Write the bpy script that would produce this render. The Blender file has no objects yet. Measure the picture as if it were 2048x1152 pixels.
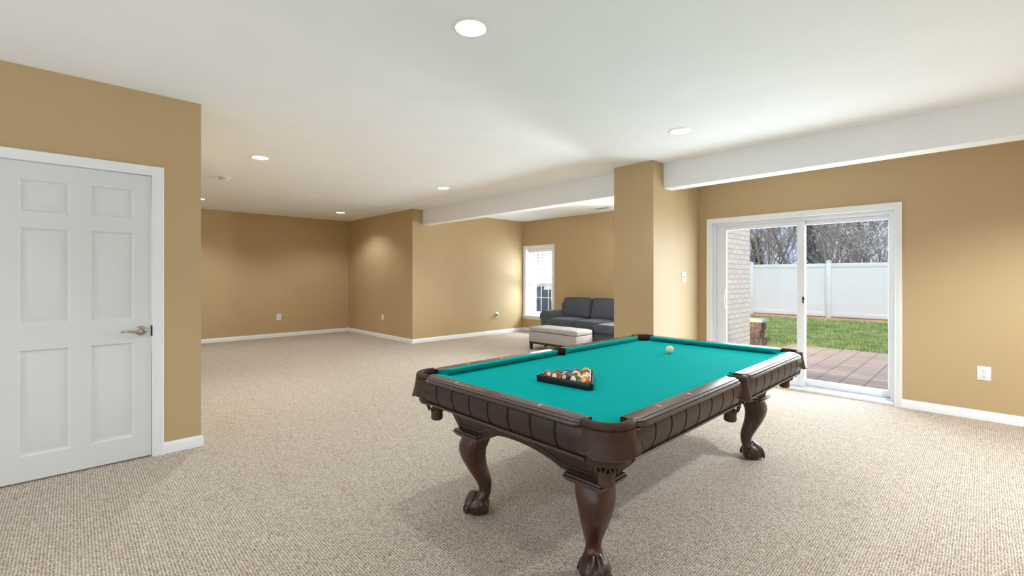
import bpy, bmesh, math, random
from mathutils import Vector, Matrix
PI = math.pi
C = bpy.context.scene.collection
R = math.radians
V = Vector

# ------------------------------------------------------------------ helpers
WOFF = {}

def link(o, parent=None, local=False):
    C.objects.link(o)
    if parent is not None:
        o.parent = parent
        o.location = (0, 0, 0) if local else -WOFF.get(parent.name, V((0, 0, 0)))
    WOFF[o.name] = V((0, 0, 0))
    return o

def tag(o, label=None, cat=None, group=None, kind=None):
    if label: o['label'] = label
    if cat: o['category'] = cat
    if group: o['group'] = group
    if kind: o['kind'] = kind
    return o

def obj(name, bm, m, parent=None, local=False, sharp=35, label=None, recalc=True):
    if recalc:
        bmesh.ops.recalc_face_normals(bm, faces=bm.faces[:])
    me = bpy.data.meshes.new(name)
    bm.to_mesh(me); bm.free()
    if m: me.materials.append(m)
    if len(me.polygons):
        me.polygons.foreach_set('use_smooth', [True] * len(me.polygons))
        me.set_sharp_from_angle(angle=R(sharp))
    me.update()
    o = bpy.data.objects.new(name, me)
    link(o, parent, local)
    if label: o['label'] = label
    return o

def thing(name, loc, label, cat, group=None, rotz=0.0):
    o = bpy.data.objects.new(name, None)
    o.empty_display_size = 0.05
    C.objects.link(o)
    o.location = loc
    o.rotation_euler = (0, 0, rotz)
    WOFF[o.name] = V(loc)
    return tag(o, label, cat, group)

def copy_tree(o, parent=None):
    c = o.copy(); C.objects.link(c)
    if parent is not None: c.parent = parent
    for ch in list(o.children):
        copy_tree(ch, c)
    return c

def B(): return bmesh.new()

def box(bm, x0, x1, y0, y1, z0, z1, bev=0.0, seg=2):
    t = bmesh.new() if bev else bm
    vs = [t.verts.new((x, y, z)) for z in (z0, z1) for y in (y0, y1) for x in (x0, x1)]
    for f in ((0, 2, 3, 1), (4, 5, 7, 6), (0, 1, 5, 4), (2, 6, 7, 3), (0, 4, 6, 2), (1, 3, 7, 5)):
        t.faces.new([vs[i] for i in f])
    if bev:
        bmesh.ops.bevel(t, geom=t.edges[:], offset=bev, segments=seg, affect='EDGES', profile=0.5)
        merge(bm, t)
    return bm

def merge(bm, t, M=None):
    if M is not None: bmesh.ops.transform(t, matrix=M, verts=t.verts[:])
    mp = {v: bm.verts.new(v.co) for v in t.verts}
    for f in t.faces:
        try: bm.faces.new([mp[v] for v in f.verts])
        except ValueError: pass
    t.free()
    return bm

def loft(bm, rings, cap=True, closed=True):
    """rings: list of equally long lists of points"""
    vr = [[bm.verts.new(p) for p in r] for r in rings]
    n = len(vr[0])
    for a, b in zip(vr[:-1], vr[1:]):
        for i in range(n if closed else n - 1):
            j = (i + 1) % n
            bm.faces.new((a[i], a[j], b[j], b[i]))
    if cap and closed:
        bm.faces.new(vr[0][::-1]); bm.faces.new(vr[-1])
    return vr

def lathe(bm, prof, n=24, o=(0, 0, 0), M=None):
    t = bmesh.new()
    rings = []
    for r, z in prof:
        rings.append([V((r * math.cos(2 * PI * i / n), r * math.sin(2 * PI * i / n), z)) for i in range(n)])
    loft(t, rings)
    merge(bm, t, Matrix.Translation(o) @ (M or Matrix.Identity(4)))
    return bm

def tube(bm, pts, rad, n=6, cap=True):
    pts = [V(p) for p in pts]
    if not isinstance(rad, (list, tuple)): rad = [rad] * len(pts)
    rings = []
    up = V((0, 0, 1))
    prev = None
    for i, p in enumerate(pts):
        d = (pts[min(i + 1, len(pts) - 1)] - pts[max(i - 1, 0)])
        if d.length < 1e-9: d = V((0, 0, 1))
        d.normalize()
        if prev is None:
            a = up.cross(d)
            if a.length < 1e-3: a = V((1, 0, 0)).cross(d)
            a.normalize()
        else:
            a = prev - d * prev.dot(d)
            if a.length < 1e-6: a = up.cross(d)
            a.normalize()
        prev = a
        b = d.cross(a)
        rings.append([p + (a * math.cos(2 * PI * k / n) + b * math.sin(2 * PI * k / n)) * rad[i] for k in range(n)])
    loft(bm, rings, cap)
    return bm

def prism(bm, poly, z0, z1):
    a = [bm.verts.new((x, y, z0)) for x, y in poly]
    b = [bm.verts.new((x, y, z1)) for x, y in poly]
    n = len(poly)
    bm.faces.new(a[::-1]); bm.faces.new(b)
    for i in range(n):
        j = (i + 1) % n
        bm.faces.new((a[i], a[j], b[j], b[i]))
    return bm

def sphere(bm, c, r, u=24, v=14, sc=(1, 1, 1)):
    t = bmesh.new()
    bmesh.ops.create_uvsphere(t, u_segments=u, v_segments=v, radius=1)
    M = Matrix.Translation(c) @ Matrix.Diagonal((r * sc[0], r * sc[1], r * sc[2], 1))
    return merge(bm, t, M)

def pillow(bm, x0, x1, y0, y1, z0, z1, r=0.04, puff=(0.02, 0.02, 0.02), n=8, wob=0.0, seed=0):
    """rounded stuffed block"""
    rnd = random.Random(seed)
    t = bmesh.new()
    cx, cy, cz = (x0 + x1) / 2, (y0 + y1) / 2, (z0 + z1) / 2
    hx, hy, hz = (x1 - x0) / 2, (y1 - y0) / 2, (z1 - z0) / 2
    bmesh.ops.create_cube(t, size=2)
    bmesh.ops.subdivide_edges(t, edges=t.edges[:], cuts=n, use_grid_fill=True)
    ph = [rnd.uniform(0, 6) for _ in range(6)]
    for v in t.verts:
        a = v.co.copy()
        p = V((a.x * hx, a.y * hy, a.z * hz))
        core = V((max(-hx + r, min(hx - r, p.x)), max(-hy + r, min(hy - r, p.y)), max(-hz + r, min(hz - r, p.z))))
        d = p - core
        if d.length > 1e-9: p = core + d.normalized() * r
        fx = (1 - a.y ** 2) * (1 - a.z ** 2); fy = (1 - a.x ** 2) * (1 - a.z ** 2); fz = (1 - a.x ** 2) * (1 - a.y ** 2)
        if abs(a.x) > .999: p.x += a.x * puff[0] * fx
        if abs(a.y) > .999: p.y += a.y * puff[1] * fy
        if abs(a.z) > .999: p.z += a.z * puff[2] * fz
        if wob:
            w = wob * math.sin(9 * p.x + ph[0] + 7 * p.y) * math.sin(8 * p.z + ph[1] + 5 * p.y + ph[2])
            p += V((1, .4, .6)) * w
        v.co = p + V((cx, cy, cz))
    return merge(bm, t)

# ------------------------------------------------------------------ materials
def srgb(r, g, b):
    f = lambda c: (c / 255 / 12.92) if c / 255 <= .04045 else ((c / 255 + .055) / 1.055) ** 2.4
    return (f(r), f(g), f(b), 1)

class N:
    def __init__(s, name):
        s.m = bpy.data.materials.new(name); s.m.use_nodes = True
        s.t = s.m.node_tree; s.n = s.t.nodes; s.b = s.n['Principled BSDF']
    def add(s, k, **kw):
        x = s.n.new(k)
        for a, v in kw.items(): setattr(x, a, v)
        return x
    def l(s, a, b): s.t.links.new(a, b)
    def mix(s, fac, a, b, blend='MIX'):
        x = s.add('ShaderNodeMix', data_type='RGBA', blend_type=blend)
        for sock, val in ((x.inputs[0], fac), (x.inputs[6], a), (x.inputs[7], b)):
            if hasattr(val, 'links'): s.l(val, sock)
            else: sock.default_value = val
        return x.outputs[2]
    def ramp(s, fac, stops):
        x = s.add('ShaderNodeValToRGB'); e = x.color_ramp.elements
        while len(e) < len(stops): e.new(.5)
        for k, (p, c) in zip(e, stops): k.position = p; k.color = c if len(c) == 4 else (*c, 1)
        s.l(fac, x.inputs[0]); return x.outputs[0]
    def math(s, op, a, b=None):
        x = s.add('ShaderNodeMath', operation=op)
        for i, v in enumerate((a, b)):
            if v is None: continue
            if hasattr(v, 'links'): s.l(v, x.inputs[i])
            else: x.inputs[i].default_value = v
        return x.outputs[0]
    def coord(s, kind='Object', scale=(1, 1, 1), rot=(0, 0, 0), loc=(0, 0, 0)):
        tc = s.add('ShaderNodeTexCoord'); mp = s.add('ShaderNodeMapping')
        mp.inputs['Scale'].default_value = scale; mp.inputs['Rotation'].default_value = rot
        mp.inputs['Location'].default_value = loc
        s.l(tc.outputs[kind], mp.inputs[0]); return mp.outputs[0]
    def noise(s, vec, scale, detail=3, rough=.5):
        x = s.add('ShaderNodeTexNoise'); x.inputs['Scale'].default_value = scale
        x.inputs['Detail'].default_value = detail; x.inputs['Roughness'].default_value = rough
        s.l(vec, x.inputs['Vector']); return x.outputs['Fac']
    def bump(s, h, strength=.2, dist=.01):
        x = s.add('ShaderNodeBump'); x.inputs['Strength'].default_value = strength
        x.inputs['Distance'].default_value = dist
        s.l(h, x.inputs['Height']); s.l(x.outputs[0], s.b.inputs['Normal']); return x
    def set(s, **kw):
        for k, v in kw.items(): s.b.inputs[k.replace('_', ' ')].default_value = v
        return s

def paint(name, col, rough=.5, spec=.4, bump=.05, scale=220):
    k = N(name); k.set(Roughness=rough); k.b.inputs['Specular IOR Level'].default_value = spec
    v = k.coord()
    n = k.noise(v, 3.0, 2)
    c0 = tuple(c * .97 for c in col[:3]) + (1,); c1 = tuple(min(1, c * 1.03) for c in col[:3]) + (1,)
    k.l(k.mix(n, c0, c1), k.b.inputs['Base Color'])
    if bump: k.bump(k.noise(v, scale, 2), bump, .002)
    return k.m

M = {}
M['tan'] = paint('tan wall paint', srgb(194, 167, 125), .55, .38, .05)
M['ceiling'] = paint('ceiling paint', srgb(246, 246, 246), .8, .2, .04)
M['trim'] = paint('white trim gloss', srgb(243, 243, 243), .35, .45, 0)
M['door'] = paint('door paint', srgb(226, 227, 225), .42, .4, .06, 400)
M['vinyl'] = paint('white vinyl', srgb(236, 238, 242), .35, .4, 0)
M['plastic'] = paint('white plastic', srgb(240, 239, 234), .35, .5, 0)
M['slot'] = paint('dark slot', srgb(60, 58, 55), .6, .2, 0)
M['blackmetal'] = paint('black metal', srgb(24, 24, 25), .4, .5, 0)
M['fence'] = paint('white vinyl fence', srgb(208, 209, 212), .5, .3, 0)
M['blind'] = paint('white blind slats', srgb(240, 240, 240), .45, .4, 0)
M['muntin'] = paint('grey muntin', srgb(150, 152, 156), .5, .3, 0)

def carpet():
    k = N('beige loop carpet'); k.set(Roughness=.95); k.b.inputs['Specular IOR Level'].default_value = .1
    v = k.coord('Object')
    nz = k.add('ShaderNodeTexNoise'); nz.inputs['Scale'].default_value = 75; nz.inputs['Detail'].default_value = 2
    k.l(v, nz.inputs['Vector'])
    va = k.add('ShaderNodeVectorMath', operation='MULTIPLY_ADD')
    k.l(nz.outputs['Color'], va.inputs[0]); va.inputs[1].default_value = (.018, .016, 0); k.l(v, va.inputs[2])
    sx = k.add('ShaderNodeSeparateXYZ'); k.l(va.outputs[0], sx.inputs[0])
    cu = k.math('COSINE', k.math('MULTIPLY', sx.outputs[0], 2 * PI / .0125))
    cv = k.math('COSINE', k.math('MULTIPLY', sx.outputs[1], 2 * PI / .0105))
    hh = k.math('ADD', k.math('MULTIPLY', k.math('ADD', cu, cv), .25), .5)
    h = k.ramp(hh, [(0.04, (0, 0, 0)), (.20, (.40, .40, .40)), (.42, (.84, .84, .84)), (.8, (1, 1, 1))])
    vo = k.add('ShaderNodeTexVoronoi'); vo.inputs['Scale'].default_value = 85; k.l(v, vo.inputs['Vector'])
    sep = k.add('ShaderNodeSeparateColor'); k.l(vo.outputs['Color'], sep.inputs[0])
    yarn = k.ramp(sep.outputs[0], [(0, srgb(192, 172, 152)), (.35, srgb(212, 197, 180)), (.75, srgb(226, 215, 201)), (1, srgb(198, 174, 150))])
    big = k.noise(v, 1.3, 3)
    yarn2 = k.mix(k.math('MULTIPLY', big, .35), yarn, srgb(200, 182, 162))
    gap = k.mix(h, srgb(74, 58, 46), yarn2)
    k.l(gap, k.b.inputs['Base Color'])
    k.bump(h, .45, .006)
    return k.m
M['carpet'] = carpet()

def wood(name, dark, light, rough=.28, axis=(1, 12, 12), coat=.25):
    k = N(name); k.set(Roughness=rough)
    k.b.inputs['Coat Weight'].default_value = coat; k.b.inputs['Coat Roughness'].default_value = .18
    v = k.coord('Object', axis)
    n = k.noise(v, 5, 6, .65)
    n2 = k.noise(k.coord('Object'), 3, 2)
    c = k.ramp(n, [(.25, dark), (.75, light)])
    c = k.mix(k.math('MULTIPLY', n2, .5), c, dark)
    k.l(c, k.b.inputs['Base Color'])
    k.bump(n, .06, .001)
    return k.m
M['railwood'] = wood('dark stained rail wood', srgb(42, 27, 21), srgb(80, 55, 45), .34, (10, 10, 10), .6)
M['blindwood'] = wood('dark stained panel wood', srgb(34, 19, 14), srgb(62, 38, 29), .45, (14, 14, 2), .02)
M['legwood'] = wood('dark mahogany leg wood', srgb(40, 21, 15), srgb(88, 48, 34), .32, (12, 12, 2), .15)
M['blackwood'] = wood('black stained wood', srgb(22, 20, 20), srgb(38, 34, 32), .4, (10, 10, 2), .1)

def cloth(name, a, b, scale=900, rough=.9, bump=.2, sheen=.2):
    k = N(name); k.set(Roughness=rough); k.b.inputs['Specular IOR Level'].default_value = .15
    k.b.inputs['Sheen Weight'].default_value = sheen
    v = k.coord()
    n = k.noise(v, scale, 2); n2 = k.noise(v, 9, 3)
    c = k.mix(n, a, b); c = k.mix(k.math('MULTIPLY', n2, .3), c, a)
    k.l(c, k.b.inputs['Base Color'])
    k.bump(n, bump, .002)
    return k.m
M['felt'] = cloth('teal billiard cloth', srgb(0, 160, 156), srgb(0, 178, 173), 700, .9, .1, .0)
for n_ in M['felt'].node_tree.nodes:
    if n_.type == 'BSDF_PRINCIPLED': n_.inputs['Specular IOR Level'].default_value = .05
M['sofa'] = cloth('slate grey sofa fabric', srgb(74, 78, 87), srgb(94, 98, 108), 500, .9, .3, .25)
M['piping'] = cloth('dark piping', srgb(42, 44, 50), srgb(52, 54, 60), 500)
M['ottoman'] = cloth('light grey linen', srgb(158, 150, 145), srgb(190, 183, 178), 420, .9, .3, .1)

def leather(name, a, b, scale=420):
    k = N(name); k.set(Roughness=.5); k.b.inputs['Specular IOR Level'].default_value = .35
    v = k.coord(); n = k.noise(v, 30, 3)
    vo = k.add('ShaderNodeTexVoronoi'); vo.inputs['Scale'].default_value = scale
    k.l(v, vo.inputs['Vector'])
    k.l(k.mix(n, a, b), k.b.inputs['Base Color'])
    k.bump(vo.outputs['Distance'], .25, .0015)
    return k.m
M['leather'] = leather('dark brown leather', srgb(42, 26, 18), srgb(72, 47, 34))
M['strap'] = leather('brown leather strap', srgb(58, 38, 28), srgb(88, 60, 44))
M['pocketliner'] = paint('black pocket rubber', srgb(22, 20, 20), .6, .3, 0)
M['rack'] = paint('black plastic rack', srgb(20, 19, 19), .3, .5, 0)
M['gold'] = paint('worn brass plate', srgb(120, 96, 70), .35, .5, 0)
M['pearl'] = paint('pearl inlay', srgb(225, 215, 205), .3, .5, 0)

def metal(name, col, rough):
    k = N(name); k.set(Metallic=1.0, Roughness=rough); k.b.inputs['Base Color'].default_value = col
    n = k.noise(k.coord('Object', (1, 1, 30)), 60, 2)
    k.bump(n, .05, .001); return k.m
M['nickel'] = metal('satin nickel', srgb(176, 170, 163), .28)

def glass():
    m = bpy.data.materials.new('window glass'); m.use_nodes = True
    t = m.node_tree; t.nodes.clear()
    out = t.nodes.new('ShaderNodeOutputMaterial'); mx = t.nodes.new('ShaderNodeMixShader')
    tr = t.nodes.new('ShaderNodeBsdfTransparent'); gl = t.nodes.new('ShaderNodeBsdfGlossy')
    tr.inputs[0].default_value = (.97, .985, .98, 1); gl.inputs['Roughness'].default_value = .01
    fr = t.nodes.new('ShaderNodeFresnel'); fr.inputs[0].default_value = 1.45
    ge = t.nodes.new('ShaderNodeNewGeometry'); iv = t.nodes.new('ShaderNodeMath'); iv.operation = 'SUBTRACT'; iv.inputs[0].default_value = 1
    ml = t.nodes.new('ShaderNodeMath'); ml.operation = 'MULTIPLY'
    t.links.new(ge.outputs['Backfacing'], iv.inputs[1]); t.links.new(fr.outputs[0], ml.inputs[0]); t.links.new(iv.outputs[0], ml.inputs[1])
    t.links.new(ml.outputs[0], mx.inputs[0]); t.links.new(tr.outputs[0], mx.inputs[1]); t.links.new(gl.outputs[0], mx.inputs[2])
    t.links.new(mx.outputs[0], out.inputs[0]); return m
M['glass'] = glass()

def emis(name, col, st):
    k = N(name); k.set(Roughness=.5)
    k.b.inputs['Base Color'].default_value = (.9, .9, .9, 1)
    k.b.inputs['Emission Color'].default_value = col; k.b.inputs['Emission Strength'].default_value = st
    return k.m
M['lamp'] = emis('lit lamp diffuser', (1, .97, .92, 1), 6)

def brickmat(name, cols, mortar, w, h, msize, plane='XZ', bump=.3, off=.5):
    k = N(name); k.set(Roughness=.85)
    v = k.coord('Object')
    if plane == 'XZ':
        sp = k.add('ShaderNodeSeparateXYZ'); cb = k.add('ShaderNodeCombineXYZ')
        k.l(v, sp.inputs[0])
        k.l(k.math('ADD', sp.outputs[0], sp.outputs[1]), cb.inputs[0]); k.l(sp.outputs[2], cb.inputs[1]); v2 = cb.outputs[0]
    else: v2 = v
    b = k.add('ShaderNodeTexBrick'); b.offset = off
    b.inputs['Scale'].default_value = 1; b.inputs['Brick Width'].default_value = w; b.inputs['Row Height'].default_value = h
    b.inputs['Mortar Size'].default_value = msize; b.inputs['Mortar Smooth'].default_value = .2
    b.inputs['Color1'].default_value = cols[0]; b.inputs['Color2'].default_value = cols[1]; b.inputs['Mortar'].default_value = mortar
    k.l(v2, b.inputs['Vector'])
    n = k.noise(v, 14, 4)
    k.l(k.mix(k.math('MULTIPLY', n, .35), b.outputs['Color'], cols[2]), k.b.inputs['Base Color'])
    inv = k.math('SUBTRACT', 1.0, b.outputs['Fac'])
    k.bump(inv, bump, .008)
    return k.m
M['brick'] = brickmat('white painted brick', (srgb(228, 219, 208), srgb(216, 206, 194), srgb(210, 188, 172)), srgb(172, 160, 148), .205, .078, .006)
M['paver'] = brickmat('clay pavers', (srgb(184, 160, 146), srgb(166, 148, 139), srgb(190, 154, 132)), srgb(112, 95, 86), .23, .26, .008, 'XY', .3)

def ground(name, stops, scale, rough=.95, bump=.5):
    k = N(name); k.set(Roughness=rough); k.b.inputs['Specular IOR Level'].default_value = .1
    v = k.coord(); n = k.noise(v, scale, 6, .7); n2 = k.noise(v, scale * .08, 3)
    c = k.ramp(k.math('ADD', k.math('MULTIPLY', n, .6), k.math('MULTIPLY', n2, .4)), stops)
    k.l(c, k.b.inputs['Base Color']); k.bump(n, bump, .02); return k.m
M['lawn'] = ground('lawn soil and grass', [(.3, srgb(96, 108, 64)), (.5, srgb(136, 142, 92)), (.7, srgb(178, 164, 120))], 18)
M['clay'] = ground('red clay soil', [(.3, srgb(150, 108, 84)), (.55, srgb(196, 152, 122)), (.75, srgb(206, 178, 150))], 9)
M['bark'] = ground('tree bark', [(.3, srgb(110, 100, 96)), (.6, srgb(158, 146, 138)), (.8, srgb(176, 164, 156))], 20)
M['twig'] = ground('bare twigs', [(.3, srgb(140, 128, 122)), (.7, srgb(190, 176, 166))], 8)
M['stone'] = ground('rough grey brown stone', [(.36, srgb(56, 48, 46)), (.5, srgb(104, 90, 84)), (.66, srgb(150, 116, 92))], 22, .95, 1.0)
M['capstone'] = ground('pale cap stone', [(.3, srgb(160, 158, 156)), (.7, srgb(190, 187, 184))], 20)
M['evergreen'] = ground('evergreen needles', [(.3, srgb(58, 66, 44)), (.7, srgb(104, 104, 70))], 6)
M['blossom'] = paint('white blossom', srgb(238, 238, 240), .8, .1, 0)
M['grillgrey'] = paint('blue grey painted steel', srgb(58, 68, 84), .55, .4, 0)

def grassmat():
    k = N('grass blades'); k.set(Roughness=.8)
    v = k.coord(); n = k.noise(v, 2.2, 4, .7)
    k.l(k.ramp(n, [(.3, srgb(96, 124, 64)), (.5, srgb(132, 156, 90)), (.68, srgb(190, 184, 134))]), k.b.inputs['Base Color']); return k.m
M['grass'] = grassmat()

def ballmat(num, col, stripe):
    k = N('ball %d' % num if num else 'cue ball'); k.set(Roughness=.08)
    k.b.inputs['Coat Weight'].default_value = .5
    cream = srgb(240, 226, 186)
    tc = k.add('ShaderNodeTexCoord'); nm = k.add('ShaderNodeVectorMath', operation='NORMALIZE')
    k.l(tc.outputs['Object'], nm.inputs[0])
    sp = k.add('ShaderNodeSeparateXYZ'); k.l(nm.outputs[0], sp.inputs[0])
    az = k.math('ABSOLUTE', sp.outputs[2]); ax = k.math('ABSOLUTE', sp.outputs[0])
    if num == 0:
        n = k.noise(k.coord(), 40, 2); k.l(k.mix(n, srgb(232, 214, 168), srgb(240, 226, 186)), k.b.inputs['Base Color']); return k.m
    spot = k.math('GREATER_THAN', ax, .925)
    base = col
    if stripe: base = k.mix(k.math('LESS_THAN', az, .56), cream, col)
    k.l(k.mix(spot, base, cream), k.b.inputs['Base Color'])
    return k.m

# ------------------------------------------------------------------ measured planes
H = 2.591
XR, XW, XP, XA, XE = 5.859, 7.7075, 4.6765, 4.681, 0.6924
YD, YB, YW, YP0, YP1 = 4.1186, 10.438, 7.618, 2.568, 3.085
def struct(name, bm, m, label, cat, parent=None, **kw):
    o = obj(name, bm, m, parent, **kw)
    tag(o, label, cat, kind='structure'); return o

# floor and ceiling
b = B(); box(b, -3, 6.0, -3, 10.6, -.08, 0); box(b, 6.0, 8.06, 2.7, 10.6, -.08, 0)
struct('floor', b, M['carpet'], 'beige loop pile carpet over the whole room', 'floor')
b = B(); box(b, -3, 6.0, -3, 10.6, H, H + .2); box(b, 6.0, 8.06, 2.7, 10.6, H, H + .2)
struct('ceiling', b, M['ceiling'], 'smooth white painted ceiling', 'ceiling')

# walls
DX0, DX1, DZ = -.415, .398, 2.0
b = B()
box(b, -3, DX0 - .012, YD, YD + .12, 0, H); box(b, DX1 + .012, XE, YD, YD + .12, 0, H); box(b, DX0 - .012, DX1 + .012, YD, YD + .12, DZ + .012, H)
box(b, XE - .12, XE, YD + .12, YB, 0, H)
struct('wall_left', b, M['tan'], 'tan painted wall holding the white six panel door', 'wall')
b = B(); box(b, XE - .12, XA + .12, YB, YB + .12, 0, H)
struct('wall_back', b, M['tan'], 'far tan wall of the alcove behind the corner', 'wall')
b = B(); box(b, XA, XA + .12, YW, YB, 0, H)
struct('wall_alcove', b, M['tan'], 'tan wall on the right side of the far alcove', 'wall')
b = B(); box(b, XA + .12, 8.06, YW, YW + .12, 0, H)
struct('wall_far', b, M['tan'], 'pale lit tan wall left of the window', 'wall')
WY0, WY1, WZ0, WZ1 = 6.70, 7.533, .375, 1.953
b = B(); X1 = 8.06
V0, V1 = 3.45, 4.28; box(b, XW, X1, YP1, V0, 0, H); box(b, XW, X1, V1, WY0, 0, H); box(b, XW, X1, V0, V1, 0, WZ0); box(b, XW, X1, V0, V1, WZ1, H); box(b, XW, X1, WY1, YW, 0, H); box(b, XW, X1, WY0, WY1, 0, WZ0); box(b, XW, X1, WY0, WY1, WZ1, H)
struct('wall_window', b, M['tan'], 'tan wall behind the sofa with the small window', 'wall')
b = B(); box(b, XP, 6.0, YP0, YP1, 0, H)
struct('wall_pillar', b, M['tan'], 'tan wall end standing out like a pillar in mid room', 'wall')
SY0, SY1, SZ = .60, 2.42, 1.972
b = B(); box(b, XR, 6.0, -3, SY0, 0, H); box(b, XR, 6.0, SY1, YP0, 0, H); box(b, XR, 6.0, SY0, SY1, SZ, H)
struct('wall_right', b, M['tan'], 'tan wall with the sliding glass door', 'wall')
b = B(); box(b, 6.0, 8.10, 2.70, YP1, -.1, H + .3)
struct('wall_brick', b, M['brick'], 'outside wall of pale painted brick beside the patio', 'wall')

b = B(); box(b, -3, 6.0, -3.12, -3, 0, H)  # unseen wall put in to block sky fill and dim the door wall
struct('wall_rear_added', b, M['tan'], 'unseen tan wall added behind the camera to cut the fill light', 'wall')

# dropped beam
b = B(); box(b, 4.912, 5.098, -3, YP0, 2.303, H); box(b, 4.912, 5.098, YP1, YW, 2.303, H)
struct('ceiling_beam', b, M['ceiling'], 'white boxed beam dropped below the ceiling on both sides of the pillar', 'beam')

# baseboards
def bbp(bm, pts, h=.082, t=.014):
    """baseboard along 2d points; the room lies to the right of the walking direction"""
    P = [V((*p, 0)) for p in pts]
    ns = []
    for a, c in zip(P[:-1], P[1:]):
        d = (c - a).normalized(); ns.append(V((d.y, -d.x, 0)))
    prof = [(0, 0), (t, 0), (t, h * .72), (t * .75, h * .82), (t * .35, h * .95), (t * .3, h), (0, h)]
    rings = []
    for i, p in enumerate(P):
        if i == 0: n = ns[0]
        elif i == len(P) - 1: n = ns[-1]
        else:
            n = ns[i - 1] + ns[i]; n = n / n.dot(ns[i])
        rings.append([p + n * u + V((0, 0, z)) for u, z in prof])
    loft(bm, rings)
b = B(); bbp(b, [(.464, YD), (XE, YD), (XE, YB)]); struct('baseboard_left', b, M['trim'], 'white baseboard beside the panel door and round the wall corner', 'baseboard')
b = B(); bbp(b, [(-3, YD), (-.48, YD)]); struct('baseboard_entry', b, M['trim'], 'white baseboard left of the panel door', 'baseboard')
b = B(); bbp(b, [(XE, YB), (XA, YB)]); struct('baseboard_back', b, M['trim'], 'white baseboard along the far alcove wall', 'baseboard')
b = B(); bbp(b, [(XA, YB), (XA, YW), (XW, YW)]); struct('baseboard_alcove', b, M['trim'], 'white baseboard along the alcove side wall and the pale wall', 'baseboard')
b = B(); bbp(b, [(XW, YW), (XW, YP1)]); struct('baseboard_window', b, M['trim'], 'white baseboard behind the sofa', 'baseboard')
b = B(); bbp(b, [(XW, YP1), (XP, YP1), (XP, YP0), (XR, YP0)]); struct('baseboard_pillar', b, M['trim'], 'white baseboard around the pillar', 'baseboard')
b = B(); bbp(b, [(XR, .56), (XR, -3)]); struct('baseboard_right', b, M['trim'], 'white baseboard right of the sliding door', 'baseboard')

# casings: stepped profile swept round an opening
CAS = [(0, 0), (0, .010), (.006, .013), (.016, .013), (.020, .016), (.044, .019), (.050, .022), (.062, .022), (.064, .018), (.064, 0)]
def casing(bm, f, a0, a1, top, w=1.0, bottom=0.0, closed=False):
    """f(a, z, d): a along the wall, z up, d out of the wall"""
    paths = []
    for u, d in CAS:
        u *= w
        pts = [(a0 - u, bottom - (u if closed else 0)), (a0 - u, top + u), (a1 + u, top + u), (a1 + u, bottom - (u if closed else 0))]
        paths.append([f(a, z, d) for a, z in pts])
    rings = [[p[i] for p in paths] for i in range(4)]
    if closed: rings.append(rings[0])
    loft(bm, rings, cap=not closed)

# ------------------------------------------------------------------ door_1: six panel door
def door_leaf(x0, x1, z0, z1, y, panels):
    bm = B()
    xs = sorted({x0, x1} | {p[0] for p in panels} | {p[1] for p in panels})
    zs = sorted({z0, z1} | {p[2] for p in panels} | {p[3] for p in panels})
    pset = {(round(p[0], 4), round(p[2], 4)) for p in panels}
    gv = {}
    def g(x, z, d=0):
        k = (round(x, 5), round(z, 5), d)
        if k not in gv: gv[k] = bm.verts.new((x, y + d, z))
        return gv[k]
    for xa, xb in zip(xs[:-1], xs[1:]):
        for za, zb in zip(zs[:-1], zs[1:]):
            if (round(xa, 4), round(za, 4)) in pset:
                prev = [g(xa, za), g(xb, za), g(xb, zb), g(xa, zb)]
                for ins, d in ((.004, .005), (.012, .014), (.018, .014), (.046, .003), (.050, .002)):
                    cur = [g(xa + ins, za + ins, d), g(xb - ins, za + ins, d), g(xb - ins, zb - ins, d), g(xa + ins, zb - ins, d)]
                    for i in range(4):
                        j = (i + 1) % 4
                        bm.faces.new((prev[i], prev[j], cur[j], cur[i]))
                    prev = cur
                bm.faces.new(prev)
            else:
                bm.faces.new([g(xa, za), g(xb, za), g(xb, zb), g(xa, zb)])
    box(bm, x0, x1, y + .012, y + .036, z0, z1)
    for xa, xb in ((x0, x0), (x1, x1)):
        bm.faces.new([bm.verts.new(p) for p in ((xa, y, z0), (xa, y + .012, z0), (xa, y + .012, z1), (xa, y, z1))])
    for za in (z0, z1):
        bm.faces.new([bm.verts.new(p) for p in ((x0, y, za), (x1, y, za), (x1, y + .012, za), (x0, y + .012, za))])
    return bm
cols = [(-.246, -.022), (.078, .298)]; rows = [(.166, .822), (.980, 1.586), (1.689, 1.888)]
panels = [(a, c, z0, z1) for a, c in cols for z0, z1 in rows]
dr = thing('door_1', (0, YD, 0), 'white six panel door with nickel lever, left side of the room', 'door'); dr['kind'] = 'structure'
obj('door_leaf', door_leaf(DX0, DX1 - .004, .012, DZ - .003, YD + .004, panels), M['door'], dr, recalc=False)
b = B(); casing(b, lambda a, z, d: V((a, YD - d, z)), DX0 - .004, DX1 + .003, DZ + .003)
obj('door_casing', b, M['trim'], dr)
b = B(); box(b, DX1 + .001, DX1 + .012, YD, YD + .1, 0, DZ + .002); box(b, DX0 - .012, DX0 - .001, YD, YD + .1, 0, DZ + .002); box(b, DX0 - .012, DX1 + .012, YD, YD + .1, DZ + .002, DZ + .012)
obj('door_jamb', b, M['trim'], dr)
b = B()
yf = YD + .004; hx, hz = .338, .902
MY = Matrix.Rotation(R(90), 4, 'X')
lathe(b, [(.002, 0), (.033, 0), (.034, .004), (.030, .009), (.022, .012), (.013, .014), (.013, .040), (.016, .046), (.015, .056), (.002, .058)], 28, (hx, yf, hz), MY)
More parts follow.
